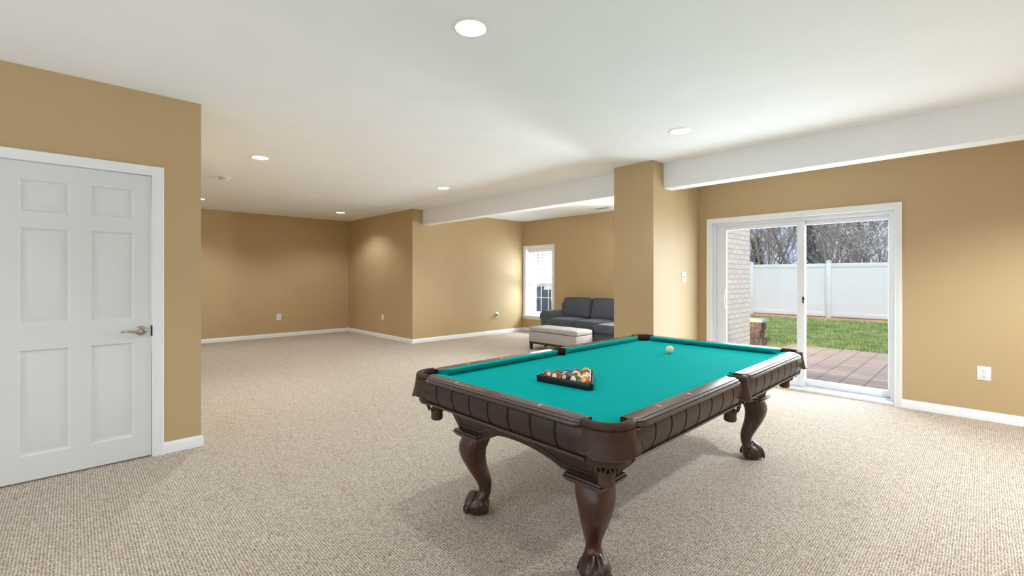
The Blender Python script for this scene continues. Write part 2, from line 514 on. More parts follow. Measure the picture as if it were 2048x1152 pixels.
tube(b, [(hx, yf - .050, hz), (hx - .02, yf - .055, hz - .003), (hx - .045, yf - .055, hz - .002), (hx - .075, yf - .052, hz + .004), (hx - .100, yf - .047, hz + .003), (hx - .112, yf - .043, hz - .004)], [.010, .010, .008, .0075, .007, .005], 10)
lv = obj('door_handle', b, M['nickel'], dr, label='satin nickel lever handle')
b = B(); box(b, DX1 - .006, DX1 + .0035, YD - .001, YD + .012, .86, .935)
obj('latch_plate', b, M['blackmetal'], dr)

# ------------------------------------------------------------------ door_2: sliding glass door
sd = thing('door_2', (XR, 1.51, 0), 'white sliding glass patio door on the right wall', 'door'); sd['kind'] = 'structure'
b = B(); casing(b, lambda a, z, d: V((XR - d, a, z)), SY0 + .014, SY1 - .014, SZ - .014, .95)
obj('door_casing', b, M['trim'], sd)
b = B()
box(b, XR, 6.02, SY1 - .014, SY1, 0, SZ - .014); box(b, XR, 6.02, SY0, SY0 + .014, 0, SZ - .014); box(b, XR, 6.02, SY0, SY1, SZ - .014, SZ)
box(b, 5.915, 6.02, SY1 - .05, SY1 - .014, .03, SZ - .055); box(b, 5.915, 6.02, SY0 + .014, SY0 + .05, .03, SZ - .055)
box(b, 5.915, 6.02, SY0 + .014, SY1 - .014, SZ - .055, SZ - .014)
box(b, XR + .002, 6.03, SY0 + .014, SY1 - .014, 0, .03, .003); box(b, 5.938, 5.946, SY0 + .014, SY1 - .014, .03, .048); box(b, 5.978, 5.986, SY0 + .014, SY1 - .014, .03, .048)
obj('door_frame', b, M['vinyl'], sd)
def sash(x0, x1, y0, y1, z0, z1, sl, sr, st, sb):
    bm = B()
    box(bm, x0, x1, y0, y0 + sr, z0, z1, .003); box(bm, x0, x1, y1 - sl, y1, z0, z1, .003)
    box(bm, x0 + .002, x1 - .002, y0 + sr - .002, y1 - sl + .002, z0, z0 + sb, .003); box(bm, x0 + .002, x1 - .002, y0 + sr - .002, y1 - sl + .002, z1 - st, z1, .003)
    return bm
zt = SZ - .055
sp = obj('sliding_panel', sash(5.925, 5.960, 1.40, 2.368, .048, zt, .115, .075, .05, .075), M['vinyl'], sd)
b = B(); box(b, 5.940, 5.946, 1.47, 2.258, .118, zt - .045)
obj('glass_pane', b, M['glass'], sp)
b = B()
hy, hz = 2.262, 1.0
tube(b, [(5.926, hy + .01, hz + .11), (5.905, hy + .003, hz + .10), (5.888, hy - .016, hz + .06), (5.882, hy - .024, hz), (5.888, hy - .016, hz - .06), (5.905, hy + .003, hz - .10), (5.926, hy + .01, hz - .11)], .008, 10)
box(b, 5.916, 5.927, hy + .005, hy + .035, hz - .13, hz + .13, .004)
obj('door_handle', b, M['vinyl'], sp)
fp = obj('fixed_panel', sash(5.968, 6.003, .644, 1.46, .048, zt, .06, .03, .05, .075), M['vinyl'], sd)
b = B(); box(b, 5.982, 5.988, .67, 1.402, .118, zt - .045)
obj('glass_pane', b, M['glass'], fp)
b = B(); box(b, 5.912, 5.926, 1.404, 1.418, .985, 1.06, .003); box(b, 5.906, 5.914, 1.392, 1.42, 1.025, 1.045, .003)
obj('door_latch', b, M['blackmetal'], sp, label='small black latch')

# ------------------------------------------------------------------ window_1
wn = thing('window_1', (XW, 7.117, WZ0), 'small white framed window left of the sofa', 'window'); wn['kind'] = 'structure'
b = B(); casing(b, lambda a, z, d: V((XW - d, a, z)), WY0, WY1, WZ1 - .003, 1, WZ0)
obj('window_casing', b, M['trim'], wn)
b = B(); box(b, XW, 7.96, WY1 - .008, WY1, WZ0, WZ1 - .008); box(b, XW, 7.96, WY0, WY0 + .008, WZ0, WZ1 - .008); box(b, XW, 7.96, WY0, WY1, WZ1 - .008, WZ1)
obj('window_jamb', b, M['trim'], wn)
b = B(); box(b, XW - .045, 7.96, WY0 - .085, YW - .004, WZ0 - .028, WZ0 + .005, .004); box(b, XW - .018, XW, WY0 - .07, YW - .01, WZ0 - .085, WZ0 - .028, .003)
obj('window_sill', b, M['trim'], wn)
b = B(); box(b, 7.96, 8.05, WY1 - .028, WY1, WZ0 + .03, WZ1 - .03); box(b, 7.96, 8.05, WY0, WY0 + .028, WZ0 + .03, WZ1 - .03); box(b, 7.96, 8.05, WY0, WY1, WZ1 - .03, WZ1); box(b, 7.96, 8.05, WY0, WY1, WZ0, WZ0 + .03)
obj('window_frame', b, M['vinyl'], wn)
zm = 1.16
for nm, x0, za, zb in (('upper_sash', 8.008, zm - .02, WZ1 - .03), ('lower_sash', 7.972, WZ0 + .03, zm + .02)):
    s_ = obj(nm, sash(x0, x0 + .032, WY0 + .028, WY1 - .028, za, zb, .035, .035, .035, .05 if nm == 'lower_sash' else .035), M['vinyl'], wn)
    b = B(); box(b, x0 + .014, x0 + .018, WY0 + .06, WY1 - .06, za + .03, zb - .03); obj('glass_pane', b, M['glass'], s_)
    b = B()
    for my in (7.29, 7.07, 6.85): box(b, x0 + .011, x0 + .021, my - .006, my + .006, za + .03, zb - .03)
    zz = (za + zb) / 2; box(b, x0 + .010, x0 + .022, WY0 + .06, WY1 - .06, zz - .006, zz + .006)
    obj('muntin_grid', b, M['muntin'], s_)
w2 = thing('window_added', (XW, 3.865, WZ0), 'unseen white framed window added behind the pillar to light the ottoman', 'window'); w2['kind'] = 'structure'  # added window, hidden by the pillar, to bring light onto the ottoman
b = B(); casing(b, lambda a, z, d: V((XW - d, a, z)), V0, V1, WZ1 - .003, 1, WZ0, True); obj('window_casing', b, M['trim'], w2)
s_ = obj('sash', sash(7.97, 8.01, V0, V1, WZ0, WZ1, .05, .05, .05, .05), M['vinyl'], w2)
b = B(); box(b, 7.988, 7.992, V0 + .04, V1 - .04, WZ0 + .04, WZ1 - .04); obj('glass_pane', b, M['glass'], s_)
# blind
bl = thing('window_blind', (7.86, 7.117, WZ1 - .012), 'white slatted blind half raised in the small window', 'blind')
yb0, yb1 = WY0 + .014, WY1 - .014
b = B(); box(b, 7.80, 7.905, yb0, yb1, WZ1 - .09, WZ1 - .010, .004); obj('valance', b, M['blind'], bl)
b = B(); z = WZ1 - .115; zb_ = 1.145
Ms = []
while z > zb_:
    t = bmesh.new(); box(t, -.024, .024, yb0, yb1, -.0015, .0015)
    merge(b, t, Matrix.Translation((7.858, 0, z)) @ Matrix.Rotation(R(22), 4, 'Y')); z -= .0415
for i in range(9): box(b, 7.832, 7.884, yb0, yb1, zb_ - .012 - i * .0055, zb_ - .0085 - i * .0055)
obj('slats', b, M['blind'], bl)
b = B(); box(b, 7.832, 7.884, yb0, yb1, zb_ - .088, zb_ - .062, .004); obj('bottom_rail', b, M['blind'], bl)
b = B()
for yy in (yb0 + .12, 7.117, yb1 - .12):
    tube(b, [(7.832, yy, WZ1 - .09), (7.832, yy, zb_ - .07)], .0022, 5); tube(b, [(7.884, yy, WZ1 - .09), (7.884, yy, zb_ - .07)], .0022, 5)
obj('ladder_cords', b, M['slot'], bl)

# ------------------------------------------------------------------ ceiling fittings
def can_light():
    t = thing('ceiling_light', (0, 0, 0), 'x', 'ceiling light', 'recessed ceiling lights')
    b = B(); lathe(b, [(.078, .0), (.080, -.006), (.092, -.005), (.099, -.001), (.099, .004), (.078, .004)], 40); obj('trim_ring', b, M['plastic'], t, True)
    b = B(); lathe(b, [(.001, -.0055), (.05, -.0053), (.077, -.0035), (.077, .004), (.001, .004)], 40); obj('diffuser', b, M['lamp'], t, True)
    return t
proto = can_light()
LP = [((1.50, 1.87), 'round recessed light nearest the camera, above the near end of the table'),
      ((3.913, 1.894), 'recessed light above the far end of the pool table, beside the beam'),
      ((1.466, 5.508), 'recessed light left of centre, near the smoke detector'),
      ((3.911, 5.525), 'recessed light in mid ceiling left of the dropped beam'),
      ((3.896, 9.07), 'recessed light in the far alcove close to the corner'),
      ((1.50, 9.10), 'recessed light in the alcove just peeping past the corner of the door wall')]
lights = []
for i, ((x, y), lab) in enumerate(LP):
    o = proto if i == 0 else copy_tree(proto)
    o.location = (x, y, H); o['label'] = lab
for i, (x, y) in enumerate([p for p, _ in LP] + [(1.49, -1.75), (3.91, -1.75), (-1.0, 1.88), (-1.0, -1.75), (4.2, -.78)]):  # extra positions are out of view; the last is added to brighten the right wall
    e_ = {0: 18, 1: 16, 4: 34, 5: 44, 6: 40, 7: 50, 8: 30, 9: 40, 10: 150}.get(i, 56)
    L = bpy.data.lights.new('downlight_and_fill', 'SPOT'); L.energy = e_; L.spot_size = R(138); L.spot_blend = .55
    L.shadow_soft_size = .07; L.color = (.86, .94, 1)
    o = bpy.data.objects.new('downlight_and_fill', L); o.location = (x, y, H - .02); C.objects.link(o)

sm = thing('smoke_detector', (1.43, 6.94, H), 'round white smoke detector on the ceiling in front of the alcove', 'smoke detector')
b = B(); lathe(b, [(.070, 0), (.070, -.008), (.064, -.012), (.060, -.028), (.052, -.036), (.02, -.040), (.001, -.040)], 36, (1.43, 6.94, H)); obj('housing', b, M['plastic'], sm)
b = B()
for i in range(18):
    a = 2 * PI * i / 18
    t = bmesh.new(); box(t, .0585, .0635, -.006, .006, -.025, -.016); merge(b, t, Matrix.Translation((1.43, 6.94, H)) @ Matrix.Rotation(a, 4, 'Z'))
obj('vent_slots', b, M['slot'], sm)
vt = thing('ceiling_vent', (7.22, 5.03, H), 'small slotted air vent in the ceiling above the sofa', 'vent')
vx0, vx1, vy0, vy1 = 7.15, 7.29, 4.87, 5.19
b = B()
for a in ((vx0, vx0 + .02, vy0, vy1), (vx1 - .02, vx1, vy0, vy1), (vx0, vx1, vy0, vy0 + .02), (vx0, vx1, vy1 - .02, vy1)): box(b, *a, H - .008, H)
obj('vent_frame', b, M['plastic'], vt)
b = B(); box(b, vx0 + .02, vx1 - .02, vy0 + .02, vy1 - .02, H - .002, H - .0005); obj('vent_opening', b, M['slot'], vt)
b = B()
for i in range(6):
    t = bmesh.new(); box(t, -.010, .010, vy0 + .02, vy1 - .02, -.001, .001)
    merge(b, t, Matrix.Translation((vx0 + .032 + i * .0155, 0, H - .0065)) @ Matrix.Rotation(R(25), 4, 'Y'))
obj('vent_louvres', b, M['muntin'], vt)

# ------------------------------------------------------------------ outlets and switch
def wall_plate(name, pos, nrm, w, h, label, cat, group=None, kind='outlet'):
    """plate on a wall: nrm is (nx, ny) into the room"""
    t = thing(name, pos, label, cat, group)
    n = V((*nrm, 0)); a = V((-nrm[1], nrm[0], 0)); u = V((0, 0, 1))
    Mx = Matrix((( a.x, n.x, 0, pos[0]), (a.y, n.y, 0, pos[1]), (0, 0, 1, pos[2]), (0, 0, 0, 1)))
    def part(nm, boxes, m, par, lath=None):
        tb = bmesh.new()
        for x in boxes: box(tb, *x)
        bm = B(); merge(bm, tb, Mx); return obj(nm, bm, m, par)
    part('plate', [(-w / 2, w / 2, -.002, .006, -h / 2, h / 2, .0035)], M['plastic'], t)
    if kind == 'outlet':
        for s in (-1, 1):
            c = s * h * .165
            r = part('socket', [(-.0165, .0165, .005, .0085, c - .014, c + .014, .004)], M['plastic'], t)
            part('socket_slots', [(-.008, -.0055, .008, .0088, c + .001, c + .009), (.0055, .008, .008, .0088, c + .001, c + .009), (-.003, .003, .008, .0088, c - .009, c - .004)], M['slot'], r)
    elif kind == 'switch':
        for s in (-1, 1):
            r = part('switch_slot', [(s * .023 - .006, s * .023 + .006, .005, .0075, -.013, .013)], M['slot'], t)
            part('toggle', [(s * .023 - .004, s * .023 + .004, .006, .017, -.003, .009, .001)], M['plastic'], t)
    elif kind == 'blank':
        for zz in (.036, -.040): part('screw', [(-.002, .002, .0055, .007, zz, zz + .004)], M['muntin'], t)
    elif kind == 'jack':
        part('jack', [(-.008, .008, .005, .012, .0, .02)], M['muntin'], t)
        part('plug', [(-.05, -.012, .005, .055, -.03, .028, .006)], M['muntin'], t)
    return t
wall_plate('power_outlet', (XR, -.003, .417), (-1, 0), .088, .126, 'white double power outlet low on the wall right of the sliding door', 'outlet')
wall_plate('power_outlet', (3.141, YB, .424), (0, -1), .088, .132, 'white double power outlet low on the far alcove wall', 'outlet')
wall_plate('wall_plate', (XA, 8.79, .426), (-1, 0), .088, .118, 'blank white plate low on the alcove side wall', 'wall plate', kind='blank')
wall_plate('cable_plate', (6.868, YW, .424), (0, -1), .08, .118, 'white cable plate with a grey plug on the pale wall left of the window', 'cable plate', kind='jack')
wall_plate('light_switch', (5.418, YP0, 1.282), (0, -1), .118, .12, 'white double light switch on the bright side of the pillar', 'light switch', kind='switch')

# ------------------------------------------------------------------ pool table
TX, TY, ZR, ZB = 2.52, 1.526, .76, .722
NX, NY = 1.093, .553            # cushion nose half sizes
FX, FY = 1.134, .588            # cloth / wood seam half sizes
OX, OY = 1.212, .674            # outer half sizes
pt = thing('pool_table', (TX, TY, 0), 'dark carved pool table with teal cloth, leather pockets and ball and claw feet', 'pool table')
def W(x, y, z): return V((TX + x, TY + y, z))

# bed with pocket bites
def bed_outline():
    px, py = FX - .004, FY - .004
    pts = []
    def arc(cx, cy, r, a0, a1, n=10):
        for i in range(n + 1):
            a = R(a0 + (a1 - a0) * i / n); pts.append((cx + r * math.cos(a), cy + r * math.sin(a)))
    rc, rs, sh = .060, .050, .018
    for (sx, sy, ang) in ((-1, -1, 225), (0, -1, 270), (1, -1, 315), (1, 1, 45), (0, 1, 90), (-1, 1, 135)):
        if sx == 0:
            cx, cy, r = 0, sy * (NY + .040), rs
            half = 100
        else:
            cx, cy, r = sx * (NX + sh), sy * (NY + sh), rc
            half = 100
        # the bite is the part of the circle facing the middle of the table, walked counter-clockwise round the bed
        n = 14
        arcp = [(cx + r * math.cos(R(ang + 180 + half - 2 * half * i / n)), cy + r * math.sin(R(ang + 180 + half - 2 * half * i / n))) for i in range(n + 1)]
        arcp = [(max(-px, min(px, x)), max(-py, min(py, y))) for x, y in arcp]
        q = []
        for p in arcp:
            if not q or (abs(p[0] - q[-1][0]) + abs(p[1] - q[-1][1])) > 1e-4: q.append(p)
        pts += q
    return pts
b = B()
pl = bed_outline()
a_ = [b.verts.new(W(x, y, ZB)) for x, y in pl]; c_ = [b.verts.new(W(x, y, ZB - .025)) for x, y in pl]
b.faces.new(a_); b.faces.new(c_[::-1])
for i in range(len(pl)):
    j = (i + 1) % len(pl); b.faces.new((a_[i], a_[j], c_[j], c_[i]))
obj('bed', b, M['felt'], pt, label='teal cloth bed')

RAILP = [(-.004, .7225), (-.004, .758), (0, .760), (.052, .7605), (.0555, .7595), (.0565, .7565), (.0595, .7562), (.0650, .7558), (.0690, .7540), (.0708, .7505), (.0704, .7475), (.0735, .7472), (.0768, .7450), (.078, .7405), (.0770, .7360), (.0735, .7325), (.066, .731), (.058, .724)]
def rail(p0, d, n, L, wf):
    """wood rail: p0 start on the seam, d along, n outward, wf outer width"""
    bm = B(); r = .060
    ss = [0, .0015, .004, .008, .014, .022, .032, .044, .060]
    ss = ss + [L - s for s in reversed(ss)]
    rings = []
    for s in ss:
        e = min(s, L - s)
        pull = 0 if e >= r else (r - math.sqrt(max(0, r * r - (r - e) ** 2))) * .72
        k = (wf - pull) / .078
        rings.append([W(0, 0, 0) + p0 + d * s + n * (u * k if u > 0 else u) + V((0, 0, z)) for u, z in RAILP])
    loft(bm, rings); return bm
CUSH = [(u_, z_, 1 + u_ / .0415) for u_, z_ in ((0, .7595), (-.018, .7610), (-.037, .7595), (-.0415, .7565), (-.0405, .7520), (-.026, .738), (-.010, .7226), (0, .7226))]
def cushion(p0, d, n, L, wf, cn0, cb0, cn1, cb1):
    """cn: how far the nose stops short at each end, cb: the back"""
    bm = B(); k = wf / .0415
    r0, r1 = [], []
    for u, z, f in CUSH:
        e0 = cn0 + (cb0 - cn0) * f; e1 = cn1 + (cb1 - cn1) * f
        r0.append(W(0, 0, 0) + p0 + d * e0 + n * u * k + V((0, 0, z)))
        r1.append(W(0, 0, 0) + p0 + d * (L - e1) + n * u * k + V((0, 0, z)))
    loft(bm, [r0, r1]); return bm
BLP = [(-.030, .731), (-.016, .731), (-.0125, .727), (-.0095, .717), (-.0080, .700), (-.0095, .680), (-.0150, .658), (-.0245, .636), (-.0330, .622), (-.060, .620)]
BOT = [(-.065, .6215), (-.026, .6215), (-.0235, .6185), (-.0245, .6150), (-.031, .6125), (-.0325, .6080), (-.040, .6035), (-.065, .6025)]
def blind(p0, d, n, L, npan):
    bm = B(); ss = [(0, .010), (.003, .003), (.012, 0)]
    for i in range(1, npan):
        s = L * i / npan
        ss += [(s - .0062, 0), (s - .0048, .0014), (s - .0042, .009), (s - .0008, .009), (s, .003), (s + .0028, .003), (s + .0033, .006), (s + .0048, .006), (s + .0054, .0014), (s + .0068, 0)]
    ss += [(L - .012, 0), (L - .003, .003), (L, .010)]
    rings = [[W(0, 0, 0) + p0 + d * s + n * (u - ins) + V((0, 0, z)) for u, z in BLP] for s, ins in ss]
    loft(bm, rings); return bm
def skirt(p0, d, n, L):
    bm = B(); loft(bm, [[W(0, 0, 0) + p0 + d * s + n * u + V((0, 0, z)) for u, z in BOT] for s in (0, L)]); return bm
ex, ey = V((1, 0, 0)), V((0, 1, 0))
gc = .040; gs = .048
LR = NX - gc - gs
segs = []
segs.append((V((-FX, -NY + gc, 0)), ey, -ex, 2 * (NY - gc), OX - FX, FX - NX, 'end', 8))
segs.append((V((FX, -NY + gc, 0)), ey, ex, 2 * (NY - gc), OX - FX, FX - NX, 'end', 8))
for sy in (-1, 1):
    for x0, kind in ((-NX + gc, 'L'), (gs, 'R')):
        segs.append((V((x0, sy * FY, 0)), ex, ey * sy, LR, OY - FY, FY - NY, kind, 8))
for p0, d, n, L, wf, cw, kind, npan in segs:
    rl = obj('rail', rail(p0, d, n, L, wf), M['railwood'], pt, sharp=24)
    a, c = .056, -.002      # corner nose / back shortfall beyond the wood end
    e, f = .020, .004
    cu = {'end': (a, c, a, c), 'L': (a, c, e, f), 'R': (e, f, a, c)}[kind]
    obj('cushion', cushion(p0, d, n, L, cw, *cu), M['felt'], pt, sharp=50)
    off = n * (OX - FX if kind == 'end' else OY - FY)
    obj('side_panel', blind(p0 + off - d * .010, d, n, L + .020, npan), M['blindwood'], pt, sharp=22)
    obj('lower_moulding', skirt(p0 + off - d * .004, d, n, L + .008), M['railwood'], pt)
    # sights
    step = (2 * NY / 4) if kind == 'end' else (2 * NX / 8)
    ctr = p0 + d * (L / 2)
    offs = ([-step, step] if p0.x < 0 else [-step, 0, step]) if kind == 'end' else None
    if offs is None:
        base = -NX if kind == 'L' else 0
        offs = [base + step * k - ctr.x for k in (1, 2, 3)]
    for q in offs:
        c0 = W(0, 0, ZR + .0006) + ctr + d * q + n * .028
        bm = B()
        vs = [bm.verts.new(c0 + n * .017), bm.verts.new(c0 + d * .0055), bm.verts.new(c0 - n * .017), bm.verts.new(c0 - d * .0055)]
        ws = [bm.verts.new(v.co - V((0, 0, .001))) for v in vs]
        bm.faces.new(vs); bm.faces.new(ws[::-1])
        for i in range(4): bm.faces.new((vs[i], vs[(i + 1) % 4], ws[(i + 1) % 4], ws[i]))
        obj('sight', bm, M['pearl'], rl)
    if kind == 'end' and p0.x < 0:      # maker's plate with worn scrollwork
        c0 = W(0, 0, ZR + .0004) + ctr + n * .032
        bm = B(); ring = []
        for i in range(24):
            t_ = 2 * PI * i / 24
            ring.append((c0.x + .016 * math.sin(t_), c0.y + .062 * math.copysign(abs(math.cos(t_)) ** .7, math.cos(t_))))
        prism(bm, ring, c0.z - .001, c0.z + .0008)
        npl = obj('name_plate', bm, M['railwood'], rl)
        bm = B()
        for s in (-1, 1):
            tube(bm, [c0 + V((.013 * s, y, .001)) for y in (-.045, 0, .045)], .0009, 5)
        pts = [c0 + V((.006 * math.sin(i * 1.15), -.042 + i * .0042, .0012)) for i in range(21)]
        tube(bm, pts, .0013, 5)
        obj('plate_scroll', bm, M['gold'], npl)

# frame under the bed
b = B()
box(b, TX - 1.0, TX + 1.0, TY - .535, TY + .535, .60, .6965); box(b, TX - 1.085, TX + 1.085, TY - .46, TY + .46, .601, .6960)
for sx in (-1, 1):
    for sy in (-1, 1):
        pr_ = [(.080, .602), (.086, .602), (.092, .612), (.098, .66), (.098, .716), (.088, .716), (.084, .69)]
        q_ = W(sx * NX, sy * NY, 0)
        rr = [[q_ + V((r * math.cos(2 * PI * i / 28), r * math.sin(2 * PI * i / 28), z)) for i in range(28)] for r, z in pr_]
        loft(b, rr + [rr[0]], cap=False)
obj('frame', b, M['blindwood'], pt)
LXo, LYo = .935, .385
def apron(p0, p1, n, apex, name='apron'):
    """arched board between two legs, leaning outwards at the top; p0,p1 bottom corners (2d), n outward"""
    bm = B(); N_ = 28
    d = (p1 - p0); L = d.length; d.normalize()
    rings = []; line = []
    for i in range(N_ + 1):
        s = L * i / N_; q = 2 * s / L - 1
        a = .19 / L * 2
        qq = min(1, max(-1, q / (1 - a)))
        zb = .452 + (apex - .452) * (1 - abs(qq) ** 2.2)
        lean = lambda z: (z - .452) * .38
        ex_ = (1 - 2 * i / N_) * -.0
        P = lambda z, t: W(0, 0, 0) + p0 + d * (s + q * lean(z) * .9) + n * (lean(z) - t) + V((0, 0, z))
        rings.append([P(zb, 0), P(zb + .004, .003) , P(.6035, .003), P(.6035, .03), P(zb, .03)])
        if abs(q) < .985: line.append(P(min(zb + .03, .59), .002))
    loft(bm, rings)
    o = obj(name, bm, M['blindwood'], pt)
    if apex < .53:
        bm = B()
        Pq = lambda s, z: W(0, 0, 0) + p0 + d * (s + (2 * s / L - 1) * (z - .452) * .34) + n * ((z - .452) * .38 - .001) + V((0, 0, z))
        tube(bm, [Pq(.04, .597), Pq(.04, .485)] + line[3:-3] + [Pq(L - .04, .485), Pq(L - .04, .597)], .0032, 6)
        obj('panel_bead', bm, M['railwood'], o)
    else:
        bm = B()
        Pq = lambda s, z: W(0, 0, 0) + p0 + d * (s + (2 * s / L - 1) * (z - .452) * .34) + n * ((z - .452) * .38 - .001) + V((0, 0, z))
        tube(bm, [Pq(.04, .597), Pq(.04, .485), Pq(.15, .485), Pq(.23, .53), Pq(.34, .575)], .0032, 6)
        obj('panel_bead', bm, M['railwood'], o); bm = B()
        tube(bm, [Pq(L - .04, .597), Pq(L - .04, .485), Pq(L - .15, .485), Pq(L - .23, .53), Pq(L - .34, .575)], .0032, 6)
        obj('panel_bead', bm, M['railwood'], o)
hx, hy = LXo + .072, LYo + .072
for sx in (-1, 1): apron(V((sx * hx, -hy, 0)), V((sx * hx, hy, 0)), V((sx, 0, 0)), .512)
for sy in (-1, 1): apron(V((-hx, sy * hy, 0)), V((hx, sy * hy, 0)), V((0, sy, 0)), .548)

RINGS = [(.424, .008, .078, .084), (.405, .012, .080, .086), (.375, .024, .080, .085), (.345, .031, .075, .080), (.31, .028, .069, .073), (.275, .017, .062, .066), (.24, .002, .055, .059), (.205, -.016, .049, .051), (.172, -.031, .042, .043), (.145, -.038, .036, .036), (.120, -.038, .033, .033), (.104, -.030, .038, .038), (.090, -.012, .050, .048), (.075, .0, .060, .060), (.055, .005, .066, .067), (.035, .005, .066, .067), (.016, .004, .059, .060), (.002, .003, .044, .045)]
def leg_mesh(sx, sy):
    o_ = V((sx, sy, 0)).normalized(); p_ = V((-o_.y, o_.x, 0))
    c = W(sx * LXo, sy * LYo, 0)
    bm = B(); rings = []
    n = 32
    for z, oc, ho, hp in RINGS:
        e = 2.0 + max(0, min(1, (z - .16) / .2)) * .9
        ring = []
        for i in range(n):
            a = 2 * PI * i / n
            # square turned so that its corner (ridge) points outwards
            ca, sa = math.cos(a + PI / 4), math.sin(a + PI / 4)
            k = (abs(ca) ** e + abs(sa) ** e) ** (-1 / e)
            x, y = k * math.cos(a), k * math.sin(a)
            k2 = 1 / (2 ** .5 * 2 ** (-1 / e)) if e > 2 else 1
            ring.append(c + o_ * (oc + ho * x * k2) + p_ * (hp * y * k2) + V((0, 0, z)))
        rings.append(ring)
    loft(bm, rings)
    return bm, c, o_, p_
for sx in (-1, 1):
    for sy in (-1, 1):
        bm, c, o_, p_ = leg_mesh(sx, sy)
        lg = obj('leg', bm, M['legwood'], pt, sharp=60)
        bm = B()
        hh = .098
        for (z0, z1, g) in ((.443, .4545, -.005), (.436, .443, .001), (.429, .436, -.004), (.420, .429, -.011)):
            box(bm, c.x - hh - g, c.x + hh + g, c.y - hh - g, c.y + hh + g, z0, z1, .002)
        obj('leg_cap', bm, M['railwood'], lg)
        for ang in (-40, 40, 132, -132):
            a = R(ang); dd = o_ * math.cos(a) + p_ * math.sin(a); tt = V((-dd.y, dd.x, 0)); q = c + o_ * .006
            bm = B()
            tube(bm, [q + dd * .020 + V((0, 0, .102)) - o_ * .012, q + dd * .033 + V((0, 0, .084)), q + dd * .045 + V((0, 0, .060)), q + dd * .0475 + V((0, 0, .036)), q + dd * .044 + V((0, 0, .014))], [.014, .024, .0295, .0285, .018], 16)
            obj('claw_toe', bm, M['legwood'], lg, sharp=70)
            Mn = Matrix.Translation(q + dd * .0705 + V((0, 0, .037))) @ Matrix((( dd.x, tt.x, 0, 0), (dd.y, tt.y, 0, 0), (0, 0, 1, 0), (0, 0, 0, 1))) @ Matrix.Rotation(R(-8), 4, 'Y')
            t = bmesh.new(); sphere(t, (0, 0, 0), 1, 16, 10, (.0095, .0175, .0240)); bm = B(); merge(bm, t, Mn)
            obj('claw_nail', bm, M['legwood'], lg, sharp=180)
            t = bmesh.new(); tube(t, [(.0035, .0185 * math.cos(k * PI / 10), .0250 * math.sin(k * PI / 10)) for k in range(-3, 14)], .0034, 6); bm = B(); merge(bm, t, Mn)
            obj('nail_rim', bm, M['blackwood'], lg)

